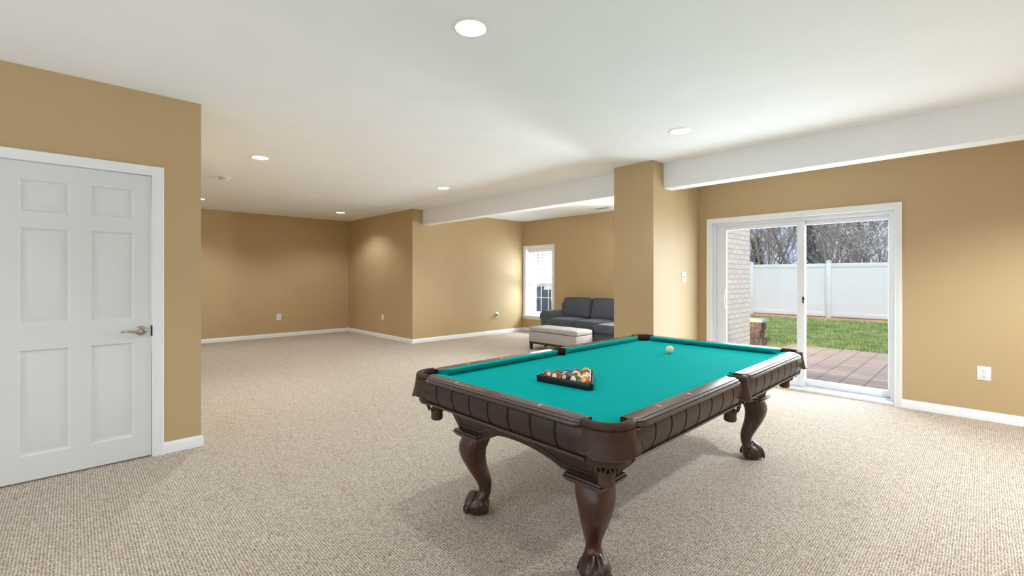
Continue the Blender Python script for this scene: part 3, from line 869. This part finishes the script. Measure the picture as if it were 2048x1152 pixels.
# pockets
def pocket(cx, cy, ang, corner):
    c = W(cx, cy, 0); u = V((math.cos(ang), math.sin(ang), 0)); v = V((-u.y, u.x, 0))
    if corner: ri, ro, span, a_k = .074, .108, 72, 1.0
    else: ri, ro, span, a_k = .058, .088, 88, .60
    def pt_(phi, r, z):
        return c + u * (r * math.cos(phi)) + v * (r * math.sin(phi) * a_k) + V((0, 0, z))
    n = 44; phis = [R(-span + 2 * span * i / n) for i in range(n + 1)]
    prof = [(ri, .724), (ri, .752), (ri + .004, .7625), (ri + .012, .7655), (ro - .010, .7645), (ro - .003, .760), (ro, .753), (ro, .741), (ro - .003, .738), (ro - .012, .736), (ri + .008, .732)]
    bm = B(); loft(bm, [[pt_(p, r, z) for r, z in prof] for p in phis])
    top = obj('pocket', bm, M['leather'], pt, sharp=45)
    # shield
    bm = B(); rings_o = []
    drop = .095 if corner else .100
    m = 12
    grid = []
    for p in phis:
        q = p / R(span)
        aq = abs(q)
        ss_ = lambda a, c: max(0.0, min(1.0, (aq - a) / (c - a))) ** 2 * (3 - 2 * max(0.0, min(1.0, (aq - a) / (c - a))))
        lobe = 1.0 - .03 * aq - .10 * ss_(.40, .56) + .04 * math.sin(max(0, min(1, (aq - .56) / .3)) * PI) - .26 * max(0.0, (aq - .84) / .16) ** 2.2
        col = []
        for j in range(m + 1):
            t_ = j / m
            fl = (.004 - .003 * (1 - t_) + .016 * t_ ** 1.4)
            sw = 1 + .10 * t_ * (1 - .25 * max(0, (t_ - .8) / .2))
            col.append((pt_(p * sw, ro + fl, .738 - drop * lobe * t_), pt_(p * sw, ro + fl - .004, .738 - drop * lobe * t_)))
        grid.append(col)
    ring = [[g[0] for g in col] + [g[1] for g in reversed(col)] for col in grid]
    loft(bm, ring)
    sh = obj('pocket_shield', bm, M['leather'], top, sharp=50)
    bm = B()
    edge = [col[-1][0] for col in grid]
    tube(bm, [grid[0][j][0] for j in range(2, m)] + edge + [grid[-1][j][0] for j in reversed(range(2, m))], .0024, 6)
    obj('shield_edging', bm, M['strap'], sh)
    # liner and net
    cc = c + u * (.0 if corner else .004)
    bm = B()
    rl_ = ri - .003
    n2 = 28
    def ring_(r, z, k=1.0): return [cc + u * (r * math.cos(2 * PI * i / n2)) + v * (r * math.sin(2 * PI * i / n2) * (a_k if not corner else 1) * k) + V((0, 0, z)) for i in range(n2)]
    loft(bm, [ring_(rl_, .7215), ring_(rl_, .66), ring_(rl_ - .006, .60)], cap=False)
    obj('pocket_liner', bm, M['pocketliner'], top)
    bm = B(); K = 9
    off = u * -.004
    r0, r1, z0, z1 = (.063, .043, .650, .556) if corner else (.050, .038, .640, .566)
    for k in range(K):
        for s in (-1, 1):
            pts = []
            for i in range(7):
                t_ = i / 6; a = 2 * PI * (k + s * t_ * 1.0) / K
                r = r0 + (r1 - r0) * t_ + .006 * math.sin(t_ * PI)
                pts.append(cc + off + V((r * math.cos(a), r * math.sin(a), z0 + (z1 - z0) * t_)))
            tube(bm, pts, .0042, 6)
    obj('pocket_net', bm, M['strap'], top)
    bm = B(); zt_ = z1
    lathe(bm, [(.001, zt_ + .008), (.036, zt_ + .006), (.0335, zt_ - .010), (.0305, zt_ - .022), (.032, zt_ - .036), (.0315, zt_ - .048), (.024, zt_ - .055), (.001, zt_ - .056)], 24, cc + off)
    obj('net_cup', bm, M['strap'], top)
for sx in (-1, 1):
    for sy in (-1, 1): pocket(sx * NX, sy * NY, math.atan2(sy, sx), True)
for sy in (-1, 1): pocket(0, sy * (NY + .035), math.atan2(sy, 0), False)

# ------------------------------------------------------------------ rack and balls
RB = .0286
def unit(a): return V((math.cos(a), math.sin(a), 0))
A_ = V((1.780, 1.668, 0)); C_ = V((1.813, 1.330, 0))       # outer base corners as seen
mid = (A_ + C_) / 2
e1 = (C_ - A_).normalized(); e2 = V((-e1.y, e1.x, 0))      # e1 along the base (to the right), e2 to the apex
def rack():
    bm = B()
    def tri(inr, rc, n=6):
        # equilateral triangle with inradius inr, corner radius rc; centre at origin, apex +e2
        pts = []
        for k in range(3):
            a = PI / 2 + k * 2 * PI / 3
            cx, cy = 2 * (inr - rc) * math.cos(a), 2 * (inr - rc) * math.sin(a)
            for i in range(n + 1):
                t = a - PI / 3 + (2 * PI / 3) * i / n
                pts.append((cx + rc * math.cos(t), cy + rc * math.sin(t)))
        return pts
    inr = (2 * RB * 4) / (2 * math.sqrt(3)) + RB          # inradius of the inner wall
    ctr = mid + e2 * (inr + .012)
    def P(p, z): return ctr + e1 * p[0] + e2 * p[1] + V((0, 0, z))
    prof = [(.0015, 0), (.0125, 0), (.0135, .004), (.0135, .030), (.011, .036), (.004, .036), (.0015, .032)]
    rings = []
    for d, z in prof:
        rings.append([P(p, ZB + .0005 + z) for p in tri(inr + d, .009 + d)])
    rings.append(rings[0])
    loft(bm, rings, cap=False)
    return bm, ctr, inr
bm, rctr, inr = rack()
bm.verts.ensure_lookup_table(); bmesh.ops.remove_doubles(bm, verts=bm.verts[:], dist=1e-6)
rk = obj('ball_rack', bm, M['rack']); tag(rk, 'black plastic triangle rack around the balls on the teal cloth', 'ball rack')
YEL, BLU, RED, PUR, ORG, GRN, MAR, BLK = srgb(226, 176, 40), srgb(32, 50, 120), srgb(176, 28, 30), srgb(74, 44, 104), srgb(232, 104, 28), srgb(26, 84, 58), srgb(112, 34, 34), srgb(24, 25, 28)
COL = {1: YEL, 2: BLU, 3: RED, 4: PUR, 5: ORG, 6: GRN, 7: MAR, 8: BLK, 9: YEL, 10: BLU, 11: RED, 12: PUR, 13: ORG, 14: GRN, 15: MAR}
CN = {1: 'yellow', 2: 'blue', 3: 'red', 4: 'purple', 5: 'orange', 6: 'green', 7: 'maroon', 8: 'black'}
def number_mesh(num):
    cu = bpy.data.curves.new('num', 'FONT'); cu.body = str(num); cu.size = .0135; cu.align_x = 'CENTER'; cu.align_y = 'CENTER'
    o = bpy.data.objects.new('num', cu); C.objects.link(o)
    bpy.context.view_layer.update()
    me = bpy.data.meshes.new_from_object(o.evaluated_get(bpy.context.evaluated_depsgraph_get()))
    bpy.data.objects.remove(o)
    bm = B(); bm.from_mesh(me); bpy.data.meshes.remove(me)
    bmesh.ops.triangulate(bm, faces=bm.faces[:])
    bmesh.ops.subdivide_edges(bm, edges=[e for e in bm.edges if e.calc_length() > .003], cuts=1)
    for v in bm.verts:
        p = V((RB, v.co.x, v.co.y)); v.co = p.normalized() * (RB + .00025)
    return bm
def ball(num, pos, rot, label):
    bm = B(); sphere(bm, (0, 0, 0), RB, 32, 20)
    o = obj('cue_ball' if num == 0 else 'pool_ball', bm, ballmat(num, COL.get(num), num > 8), sharp=180)
    o.location = pos; o.rotation_euler = rot
    tag(o, label, 'ball', None if num == 0 else 'balls in the rack')
    if num:
        for k in (0, 1):
            bm = number_mesh(num)
            if k: bmesh.ops.rotate(bm, verts=bm.verts[:], matrix=Matrix.Rotation(PI, 3, 'Z'))
            obj('number', bm, M['blackmetal'], o, True, recalc=False)
rowsN = [[3, 11, 8, 14, 5], [6, 12, 15, 10], [2, 9, 13], [4, 7], [1]]
rname = ['the front row', 'the second row', 'the third row', 'the fourth row', 'the far tip']
rnd = random.Random(5)
cam2 = math.atan2(-1.4, -1.8)
for r_, row in enumerate(rowsN):
    for q, num in enumerate(row):
        x = (q - (len(row) - 1) / 2) * 2 * RB * 1.001
        p = mid + e2 * (.0135 + RB + r_ * RB * math.sqrt(3)) + e1 * x
        col = CN[num if num < 9 else num - 8]
        place = {0: ['at the left end of', 'second from left in', 'in the middle of', 'fourth from left in', 'at the right end of'][q] if r_ == 0 else '', }.get(r_, '')
        if r_ == 1: place = ['at the left end of', 'second from left in', 'third from left in', 'at the right end of'][q]
        if r_ == 2: place = ['at the left end of', 'in the middle of', 'at the right end of'][q]
        if r_ == 3: place = ['at the left of', 'at the right of'][q]
        if r_ == 4: place = 'at'
        lab = ('%s and cream striped ball %s %s in the rack' if num > 8 else 'solid %s ball %s %s in the rack') % (col, place, rname[r_])
        if num in (3, 5, 8): rot = (rnd.uniform(-.3, .3), R(-35), cam2 + rnd.uniform(-.5, .5))
        else:
            lf, tc_ = V((-.72, .69, 0)), V((-.69, -.72, 0))
            a, c_, d_ = {11: (.9, .5, .0), 14: (.85, .55, .1), 15: (-.9, .2, .3), 10: (.4, .3, .8), 12: (.5, -.5, .7), 9: (.6, .4, .3), 13: (-.7, .4, .5)}.get(num, (rnd.uniform(-1, 1), rnd.uniform(-1, 1), rnd.uniform(-1, 1)))
            rot = (lf * a + tc_ * c_ + V((0, 0, d_))).to_track_quat('Z', 'Y').to_euler()
        ball(num, (p.x, p.y, ZB + RB + .0003), rot, lab)
ball(0, (3.12, 1.586, ZB + RB + .0003), (0, 0, 0), 'lone cream cue ball on the far half of the teal cloth')

# ------------------------------------------------------------------ ottoman
oy0, oy1, ox0, ox1 = 4.545, 5.61, 5.81, 6.26
ot = thing('ottoman', ((ox0 + ox1) / 2, (oy0 + oy1) / 2, 0), 'light grey upholstered storage ottoman with black legs in front of the sofa', 'ottoman')
b = B(); pillow(b, ox0, ox1, oy0, oy1, .318, .402, .026, (.004, .004, .010), 12); obj('lid', b, M['ottoman'], ot, sharp=80)
b = B()
for i in range(3):
    for j in range(2): sphere(b, (ox0 + .13 + j * .19, oy0 + .2 + i * .295, .4075), .011, 12, 8, (1, 1, .4))
obj('tuft_buttons', b, M['ottoman'], ot)
b = B(); box(b, ox0 + .004, ox1 - .004, oy0 + .004, oy1 - .004, .14, .3155, .010); obj('body', b, M['ottoman'], ot)
b = B(); box(b, ox0 + .012, ox1 - .012, oy0 + .012, oy1 - .012, .105, .1405, .002); obj('plinth', b, M['blackwood'], ot)
for x, y in ((ox0 + .035, oy0 + .035), (ox0 + .035, oy1 - .035), (ox1 - .035, oy0 + .035), (ox1 - .035, oy1 - .035)):
    b = B(); loft(b, [[V((x + sx * h, y + sy * h, z)) for sx, sy in ((-1, -1), (1, -1), (1, 1), (-1, 1))] for z, h in ((0, .016), (.13, .026))])
    obj('leg', b, M['blackwood'], ot)

# ------------------------------------------------------------------ sofa
sy0, sy1 = 3.86, 6.29
so = thing('sofa', (7.2, 5.05, 0), 'slate grey sofa with a rolled arm behind the ottoman', 'sofa')
b = B(); box(b, 6.86, 7.66, sy0 + .03, sy1 - .04, .03, .30, .02); box(b, 6.56, 6.90, 4.02, 4.73, .03, .30, .02); obj('base', b, M['sofa'], so)
b = B(); pillow(b, 7.48, 7.68, sy0 + .02, sy1 - .02, .10, .76, .06, (0, 0, .01), 8); obj('back_frame', b, M['sofa'], so, sharp=80)
def arm(yc):
    bm = B(); rings = []
    for x, k in ((6.83, .93), (6.838, .99), (6.86, 1.0), (7.2, 1.0), (7.62, 1.0), (7.66, .96)):
        ring = []
        prof = [(-.075, .04)]
        for i in range(15):
            a = R(225 - i * (270 / 14)); prof.append((.125 * math.cos(a), .475 + .125 * math.sin(a)))
        prof += [(.075, .04)]
        for y, z in prof: ring.append(V((x, yc + y * k, .3 + (z - .3) * k)))
        rings.append(ring)
    loft(bm, rings); return bm
for yc in (sy1 - .135, sy0 + .13):
    a = obj('arm', arm(yc), M['sofa'], so, sharp=60)
    bm = B(); pts = []
    for i in range(15):
        t = R(225 - i * (270 / 14)); pts.append((6.836, yc + .122 * math.cos(t), .475 + .122 * math.sin(t)))
    tube(bm, [(6.836, yc - .073, .08)] + pts + [(6.836, yc + .073, .08)], .005, 6)
    obj('arm_piping', bm, M['piping'], a)
def pipe_rect(x, y0, y1, z0, z1, r=.05, ax='x'):
    pts = []
    for cy, cz, a0 in ((y1 - r, z1 - r, 0), (y0 + r, z1 - r, 90), (y0 + r, z0 + r, 180), (y1 - r, z0 + r, 270)):
        for i in range(5):
            a = R(a0 + 90 * i / 4); p = (cy + r * math.cos(a), cz + r * math.sin(a))
            pts.append((x, p[0], p[1]) if ax == 'x' else (p[1], p[0], x))
    return pts + [pts[0]]
for i, (y0, y1, x0) in enumerate(((5.395, 6.045, 6.78), (4.745, 5.390, 6.78), (4.03, 4.735, 6.53))):
    bm = B(); pillow(bm, x0, 7.42, y0, y1, .295, .455, .045, (.012, .004, .022), 10, .003, i)
    cu = obj('seat_cushion', bm, M['sofa'], so, sharp=80)
    bm = B(); tube(bm, pipe_rect(.448, y0 + .004, y1 - .004, x0 - .001, 7.40, .04, 'z'), .0045, 6)
    tube(bm, pipe_rect(.304, y0 + .004, y1 - .004, x0 - .001, 7.40, .04, 'z'), .0045, 6)
    obj('seat_piping', bm, M['piping'], cu)
for i, (y0, y1) in enumerate(((5.365, 6.06), (4.655, 5.35), (4.03, 4.64))):
    Mr = Matrix.Translation((7.33, (y0 + y1) / 2, .455)) @ Matrix.Rotation(R(14), 4, 'Y') @ Matrix.Rotation(R((-1.5, 1, 0)[i]), 4, 'X')
    t = bmesh.new(); pillow(t, -.085, .095, -(y1 - y0) / 2, (y1 - y0) / 2, -.02, .405, .06, (.035, .004, .012), 10, .006, i + 7)
    bm = B(); merge(bm, t, Mr); cu = obj('back_cushion', bm, M['sofa'], so, sharp=80)
    t = bmesh.new(); tube(t, pipe_rect(-.068, -(y1 - y0) / 2 + .012, (y1 - y0) / 2 - .012, -.01, .398, .05), .0048, 6)
    bm = B(); merge(bm, t, Mr); obj('cushion_piping', bm, M['piping'], cu)
for x, y in ((6.9, sy0 + .1), (6.9, sy1 - .13), (7.6, sy0 + .1), (7.6, sy1 - .13), (6.6, 4.08), (6.6, 4.67)):
    bm = B(); box(bm, x - .025, x + .025, y - .025, y + .025, 0, .035); obj('leg', bm, M['blackwood'], so)

# ------------------------------------------------------------------ outside
ZG = -.10
b = B(); box(b, 6.0, 60, -30, 2.7, ZG - .05, ZG); box(b, 8.1, 60, 2.7, 50, ZG - .05, ZG)
tag(obj('lawn', b, M['lawn']), 'thin green lawn between the patio and the white fence', 'lawn', kind='structure')
b = B(); box(b, 6.03, 10.45, -6, 2.69, ZG, ZG + .015); box(b, 8.11, 9.85, 2.69, 9.5, ZG, ZG + .015)
tag(obj('patio', b, M['paver']), 'patio of reddish clay pavers outside the sliding door', 'patio', kind='structure')
b = B()
rnd = random.Random(3)
poly = []
ys = [-8 + i * .5 for i in range(70)]
poly = [(17.35 + rnd.uniform(-.25, .2), y) for y in ys] + [(19.2, ys[-1]), (19.2, ys[0])]
prism(b, poly, ZG, ZG + .006)
tag(obj('dirt_strip', b, M['clay']), 'strip of bare reddish dirt along the foot of the fence', 'dirt', kind='structure')
# grass blades
b = B(); rnd = random.Random(11)
def blade(x, y):
    h = rnd.uniform(.025, .07); a = rnd.uniform(0, 2 * PI); w = rnd.uniform(.006, .012)
    dx, dy = math.cos(a) * w, math.sin(a) * w; lx, ly = rnd.uniform(-.04, .04), rnd.uniform(-.04, .04)
    b.faces.new([b.verts.new(p) for p in ((x - dx, y - dy, ZG), (x + dx, y + dy, ZG), (x + lx, y + ly, ZG + h))])
for _ in range(26000):
    x = 10.35 + 7.2 * rnd.random() ** 1.25
    y = rnd.uniform(x * .02, x * .36 + .8)
    if x < 10.6 and rnd.random() < .5: continue
    blade(x, y)
g = obj('grass', b, M['grass'], recalc=False); tag(g, 'short green and straw coloured grass beyond the patio', 'grass', kind='stuff')

# fence
XF = 18.42
fe = thing('privacy_fence', (XF, 4.8, ZG), 'tall white solid vinyl fence across the back of the yard', 'fence')
post_y = [3.64 + 2.43 * k for k in range(-4, 9)]
for y in post_y:
    b = B(); box(b, XF - .065, XF + .065, y - .065, y + .065, ZG, 1.80, .006)
    p = obj('fence_post', b, M['fence'], fe)
    b = B(); box(b, XF - .078, XF + .078, y - .078, y + .078, 1.80, 1.825, .005)
    loft(b, [[V((XF + sx * h, y + sy * h, z)) for sx, sy in ((-1, -1), (1, -1), (1, 1), (-1, 1))] for z, h in ((1.825, .068), (1.855, .01))])
    obj('post_cap', b, M['fence'], p)
for y0, y1 in zip(post_y[:-1], post_y[1:]):
    b = B(); n = 14; w = (y1 - y0 - .13) / n
    for i in range(n): box(b, XF - .018, XF + .018, y0 + .065 + i * w, y0 + .065 + (i + 1) * w - .0002, -.03, 1.68, .0012, 1)
    obj('fence_panel', b, M['fence'], fe)
    for z0, z1 in ((-.06, .10), (1.60, 1.74)):
        b = B(); box(b, XF - .030, XF + .030, y0 + .065, y1 - .065, z0, z1, .005); obj('fence_rail', b, M['fence'], fe)

# stone wall beside the brick corner
sw = thing('stone_retaining_wall', (10.05, 4.0, ZG), 'low wall of rough brown stone blocks behind the brick corner', 'stone wall')
rnd = random.Random(8)
def rough_block(x0, x1, y0, y1, z0, z1):
    t = bmesh.new(); box(t, x0, x1, y0, y1, z0, z1)
    bmesh.ops.subdivide_edges(t, edges=t.edges[:], cuts=4, use_grid_fill=True)
    c = V(((x0 + x1) / 2, (y0 + y1) / 2, (z0 + z1) / 2))
    for v in t.verts:
        if z0 + .001 < v.co.z < z1 - .001: v.co += (v.co - c).normalized() * rnd.uniform(-.012, .016)
    return t
for r_, (z0, z1) in enumerate(((ZG, .04), (.042, .20), (.202, .365))):
    y = 3.07 + (0, .05, .02)[r_]
    while y < 5.4:
        w = rnd.choice((.12, .16, .2, .24)); b = B(); merge(b, rough_block(9.9, 10.2, y, y + w - .006, z0, z1)); obj('stone_block', b, M['stone'], sw); y += w
b = B(); merge(b, rough_block(9.88, 10.22, 3.06, 5.42, .367, .43)); obj('cap_stone', b, M['capstone'], sw)

# grill outside the small window
gx, gy = 9.25, 8.62
gr = thing('patio_grill', (gx, gy, ZG), 'dark blue grey slatted grill standing outside the small window', 'grill')
b = B(); box(b, gx - .26, gx + .26, gy - .32, gy + .36, ZG + .02, .66, .01); obj('cabinet', b, M['grillgrey'], gr)
b = B()
for i in range(6): box(b, gx - .28, gx - .26, gy - .34 - (i % 2) * .02, gy + .37, .16 + i * .085, .16 + i * .085 + .066, .004)
obj('slats', b, M['grillgrey'], gr)
b = B()
loft(b, [[V((gx - .27, y, z)) for y, z in ((gy - .30, .66), (gy + .38, .66), (gy + .38, .80), (gy - .30, .93))], [V((gx + .27, y, z)) for y, z in ((gy - .30, .66), (gy + .38, .66), (gy + .38, .80), (gy - .30, .93))]])
obj('hood', b, M['grillgrey'], gr)
b = B(); loft(b, [[V((x, y, z)) for y, z in ((gy - .05, .86), (gy + .38, .78), (gy + .38, 1.14), (gy - .12, 1.14))] for x in (gx - .2, gx + .22)])
obj('lid', b, M['grillgrey'], gr)
b = B(); box(b, gx - .284, gx - .279, gy - .12, gy + .18, .505, .545); box(b, gx - .284, gx - .279, gy - .12, gy + .20, .345, .385)
obj('pale_plates', b, M['plastic'], gr)

# trees
def branch(bm, p, d, L, r, depth, rnd, twigs, tips, spread=.5, upw=.25):
    n = 5 if depth > 1 else 3
    pts = [p]; q = p.copy(); dd = d.normalized()
    for i in range(n):
        dd = (dd + V((rnd.uniform(-.16, .16), rnd.uniform(-.16, .16), rnd.uniform(-.05, .14) * upw * 3))).normalized()
        q = q + dd * (L / n); pts.append(q.copy())
    rad = [r * (1 - .6 * i / n) for i in range(n + 1)]
    tube(bm if depth > 1 else twigs, pts, rad, 5 if depth > 2 else 3, cap=False)
    if depth == 0: tips.append(pts[-1]); tips.append(pts[-2]); return
    k = {3: 9, 2: 5, 1: 3}[depth]
    for i in range(k):
        t = rnd.uniform(.18, 1.0) * n; j = min(n - 1, int(t)); f = t - j
        s = pts[j].lerp(pts[j + 1], f)
        ax = V((rnd.uniform(-1, 1), rnd.uniform(-1, 1), rnd.uniform(-.3, .3))).normalized()
        nd = (dd * (1 - spread) + ax * spread + V((0, 0, upw))).normalized()
        branch(bm, s, nd, L * rnd.uniform(.36, .58), max(.006, r * .48 * (1 - .4 * t / n)), depth - 1, rnd, twigs, tips, spread, upw)

def tree_proto(seed, stems, Hh, label, r0=.10, spread=.5, upw=.25, kind='bare'):
    rnd = random.Random(seed)
    t = thing('bare_tree' if kind == 'bare' else 'blossom_tree', (0, 0, 0), label, 'tree')
    tr, tw, tips = B(), B(), []
    for s in range(stems):
        a = 2 * PI * s / stems + rnd.uniform(-.4, .4); lean = .1 if stems == 1 else .22
        branch(tr, V((math.cos(a) * .12 * (stems > 1), math.sin(a) * .12 * (stems > 1), -.02)), V((math.cos(a) * lean, math.sin(a) * lean, 1)), Hh * rnd.uniform(.85, 1.1), r0 * rnd.uniform(.7, 1.1), 3, rnd, tw, tips, spread, upw)
    obj('trunk', tr, M['bark'], t, True, sharp=60); obj('twigs', tw, M['twig'], t, True, sharp=180, recalc=False)
    if kind == 'blossom':
        bm = B()
        for p in tips:
            for _ in range(6):
                q = p + V((rnd.gauss(0, .15), rnd.gauss(0, .15), rnd.gauss(0, .15))); s = rnd.uniform(.012, .030)
                vs = [bm.verts.new(q + V(d) * s) for d in ((1, 0, 0), (-1, 0, 0), (0, 1, 0), (0, -1, 0), (0, 0, 1), (0, 0, -1))]
                for f in ((0, 2, 4), (2, 1, 4), (1, 3, 4), (3, 0, 4), (2, 0, 5), (1, 2, 5), (3, 1, 5), (0, 3, 5)): bm.faces.new([vs[i] for i in f])
        o = obj('blossoms', bm, M['blossom'], t, True, recalc=False); o['kind'] = 'stuff'
    return t
PR = [tree_proto(21, 3, 6.5, '', .085), tree_proto(22, 2, 7.5, '', .11, .45), tree_proto(23, 4, 4.2, '', .05, .55, .2), tree_proto(24, 1, 8.5, '', .17, .5)]
BLs = tree_proto(31, 2, 5.2, '', .09, .55, .18, 'blossom')
def ygap(px, X):
    t = (px - 1024) / 908.44; c, s = .69373, .72023
    return X * (s - t * c) / (c + t * s)
used = set()
def plant(pr, X, Y, rz, sc, label):
    o = pr if pr.name not in used else copy_tree(pr)
    used.add(pr.name)
    o.location = (X, Y, ZG); o.rotation_euler = (0, 0, rz); o.scale = (sc, sc, sc); o['label'] = label; o['group'] = 'trees beyond the fence'
rnd = random.Random(77)
SPOT = [(1, 1560, 21.5, 1.0, 'bare twin stemmed tree with upright branches seen through the left glass panel'),
        (0, 1530, 22.5, .9, 'bare many stemmed tree beside the brick corner through the left glass'),
        (0, 1648, 23.0, 1.0, 'bare tree rising behind the middle fence post'),
        (3, 1702, 21.8, 1.0, 'tall bare tree with a thick straight trunk in the right glass panel'),
        (1, 1678, 23.5, .95, 'bare forked tree just left of the thick trunk in the right glass panel'),
        (0, 1765, 24.5, 1.0, 'bare tree at the right edge of the right glass panel'),
        (3, 1085, 26.0, 1.0, 'bare tree seen through the slats of the blind')]
for k, px, X, sc, lab in SPOT:
    plant(PR[k], X, ygap(px, X), rnd.uniform(0, 6), sc, lab)
bm = B()
for k, px, X, sc in ((2, 1512, 20.6, .9), (2, 1535, 20.9, .85), (2, 1622, 21.0, .95), (2, 1655, 20.5, .8), (2, 1690, 20.4, .8), (2, 1718, 20.9, .9), (1, 1600, 24.5, 1.0)):
    Mt = Matrix.Translation((X, ygap(px, X), ZG)) @ Matrix.Rotation(rnd.uniform(0, 6), 4, 'Z') @ Matrix.Scale(sc, 4)
    for ch in PR[k].children:
        me = ch.data.copy(); me.transform(Mt); bm.from_mesh(me); bpy.data.meshes.remove(me)
o = obj('brush_thicket', bm, M['twig'], sharp=180, recalc=False)
tag(o, 'tangle of bare brushy saplings filling the strip behind the fence', 'brush', kind='stuff')
if PR[2].name not in used:
    for ch in list(PR[2].children): bpy.data.objects.remove(ch)
    bpy.data.objects.remove(PR[2])
for px, X, sc, lab in ((1752, 21.0, 1.0, 'large white blossoming tree at the right edge of the glass'), (1732, 20.3, .62, 'small white blossoming tree low behind the fence')):
    o = BLs if 'bl' not in used else copy_tree(BLs); used.add('bl')
    o.location = (X, ygap(px, X), ZG); o.rotation_euler = (0, 0, rnd.uniform(0, 6)); o.scale = (sc,) * 3; o['label'] = lab; o['group'] = 'white blossoming trees'
# evergreens
def conifer(px, X, Hh, w, seed, lab):
    rnd = random.Random(seed); y = ygap(px, X)
    t = thing('evergreen_tree', (X, y, ZG), lab, 'tree', 'evergreens beyond the fence')
    b = B(); tube(b, [(X, y, ZG), (X, y, ZG + Hh)], [.06, .01], 6); obj('trunk', b, M['bark'], t)
    b = B()
    for _ in range(2600):
        h = rnd.random() ** .8; r = w * (1 - h) ** .8 * math.sqrt(rnd.random()) + .03; a = rnd.uniform(0, 2 * PI)
        q = V((X + r * math.cos(a), y + r * math.sin(a), ZG + .15 + h * (Hh - .1)))
        d = V((math.cos(a) + rnd.uniform(-.5, .5), math.sin(a) + rnd.uniform(-.5, .5), rnd.uniform(-.1, .8))).normalized() * rnd.uniform(.08, .2)
        s = V((-d.y, d.x, 0)).normalized() * .03
        b.faces.new([b.verts.new(p) for p in (q - s, q + s, q + d)])
    obj('foliage', b, M['evergreen'], t, recalc=False)
conifer(1513, 21.2, 3.0, .7, 1, 'olive green evergreen just right of the brick corner')
conifer(1617, 20.6, 3.5, .45, 2, 'slim olive evergreen right of the middle door stile')
conifer(1640, 21.5, 2.3, .8, 3, 'low olive evergreen behind the fence left of the middle post')

# ------------------------------------------------------------------ daylight
wd = bpy.data.worlds.new('World'); bpy.context.scene.world = wd; wd.use_nodes = True
t = wd.node_tree; t.nodes.clear()
out = t.nodes.new('ShaderNodeOutputWorld'); bg = t.nodes.new('ShaderNodeBackground')
tc = t.nodes.new('ShaderNodeTexCoord'); sp = t.nodes.new('ShaderNodeSeparateXYZ')
t.links.new(tc.outputs['Generated'], sp.inputs[0])
def wramp(src, stops):
    r = t.nodes.new('ShaderNodeValToRGB'); e = r.color_ramp.elements
    while len(e) < len(stops): e.new(.5)
    for k, (p, c) in zip(e, stops): k.position = p; k.color = (*c, 1)
    t.links.new(src, r.inputs[0]); return r.outputs[0]
clear = wramp(sp.outputs[2], [(0, (.46, .52, .66)), (.12, (.33, .42, .66)), (.6, (.16, .28, .6))])
no = t.nodes.new('ShaderNodeTexNoise'); no.inputs['Scale'].default_value = 2.5; no.inputs['Detail'].default_value = 5
t.links.new(tc.outputs['Generated'], no.inputs['Vector'])
side = t.nodes.new('ShaderNodeMapRange'); side.inputs[1].default_value = .25; side.inputs[2].default_value = .7; side.inputs[3].default_value = 1; side.inputs[4].default_value = 0
t.links.new(sp.outputs[0], side.inputs[0])
cl = wramp(no.outputs['Fac'], [(.35, (.76, .88, 1.02)), (.7, (.84, .95, 1.08))])
mx = t.nodes.new('ShaderNodeMix'); mx.data_type = 'RGBA'
t.links.new(side.outputs[0], mx.inputs[0]); t.links.new(clear, mx.inputs[6]); t.links.new(cl, mx.inputs[7])
t.links.new(mx.outputs[2], bg.inputs[0]); bg.inputs[1].default_value = .86
t.links.new(bg.outputs[0], out.inputs[0])

L = bpy.data.lights.new('sun', 'SUN'); L.energy = .66; L.angle = R(1.5); L.color = (1, .95, .88)
o = bpy.data.objects.new('sun', L); C.objects.link(o)
o.rotation_euler = V((.4, .55, -.73)).to_track_quat('-Z', 'Y').to_euler()
def area(name, loc, direction, sx, sy, e, col=(1, 1, 1)):
    L = bpy.data.lights.new(name, 'AREA'); L.shape = 'RECTANGLE'; L.size = sx; L.size_y = sy; L.energy = e; L.color = col; L.spread = R(150)
    o = bpy.data.objects.new(name, L); o.location = loc; C.objects.link(o)
    o.rotation_euler = V(direction).to_track_quat('-Z', 'Z').to_euler(); return o
area('door_daylight', (6.035, 1.51, .98), (-1, 0, 0), 1.72, 1.84, 38, (.80, .91, 1))
area('window_daylight', (8.30, 7.117, 1.25), (-1, 0, -.3), .8, 1.6, 60, (.82, .92, 1))
area('window_daylight', (8.30, 3.865, 1.25), (-1, 0, -.3), .8, 1.6, 230, (.82, .92, 1))  # area lamp shining through the added window behind the pillar

# ------------------------------------------------------------------ camera
cam = bpy.data.cameras.new('camera'); co = bpy.data.objects.new('camera', cam); C.objects.link(co)
cam.sensor_width = 36; cam.sensor_fit = 'HORIZONTAL'; cam.lens = 908.44 / 2048 * 36
cam.shift_y = -22.04 / 2048; cam.clip_start = .05; cam.clip_end = 300
co.location = (0, 0, 1.28); co.rotation_euler = (R(90), 0, .8041 - PI / 2)
sc = bpy.context.scene; sc.camera = co
sc.view_settings.view_transform = 'Standard'; sc.view_settings.look = 'None'
sc.view_settings.gamma = 1; sc.view_settings.use_curve_mapping = False; sc.view_settings.exposure = 1.1
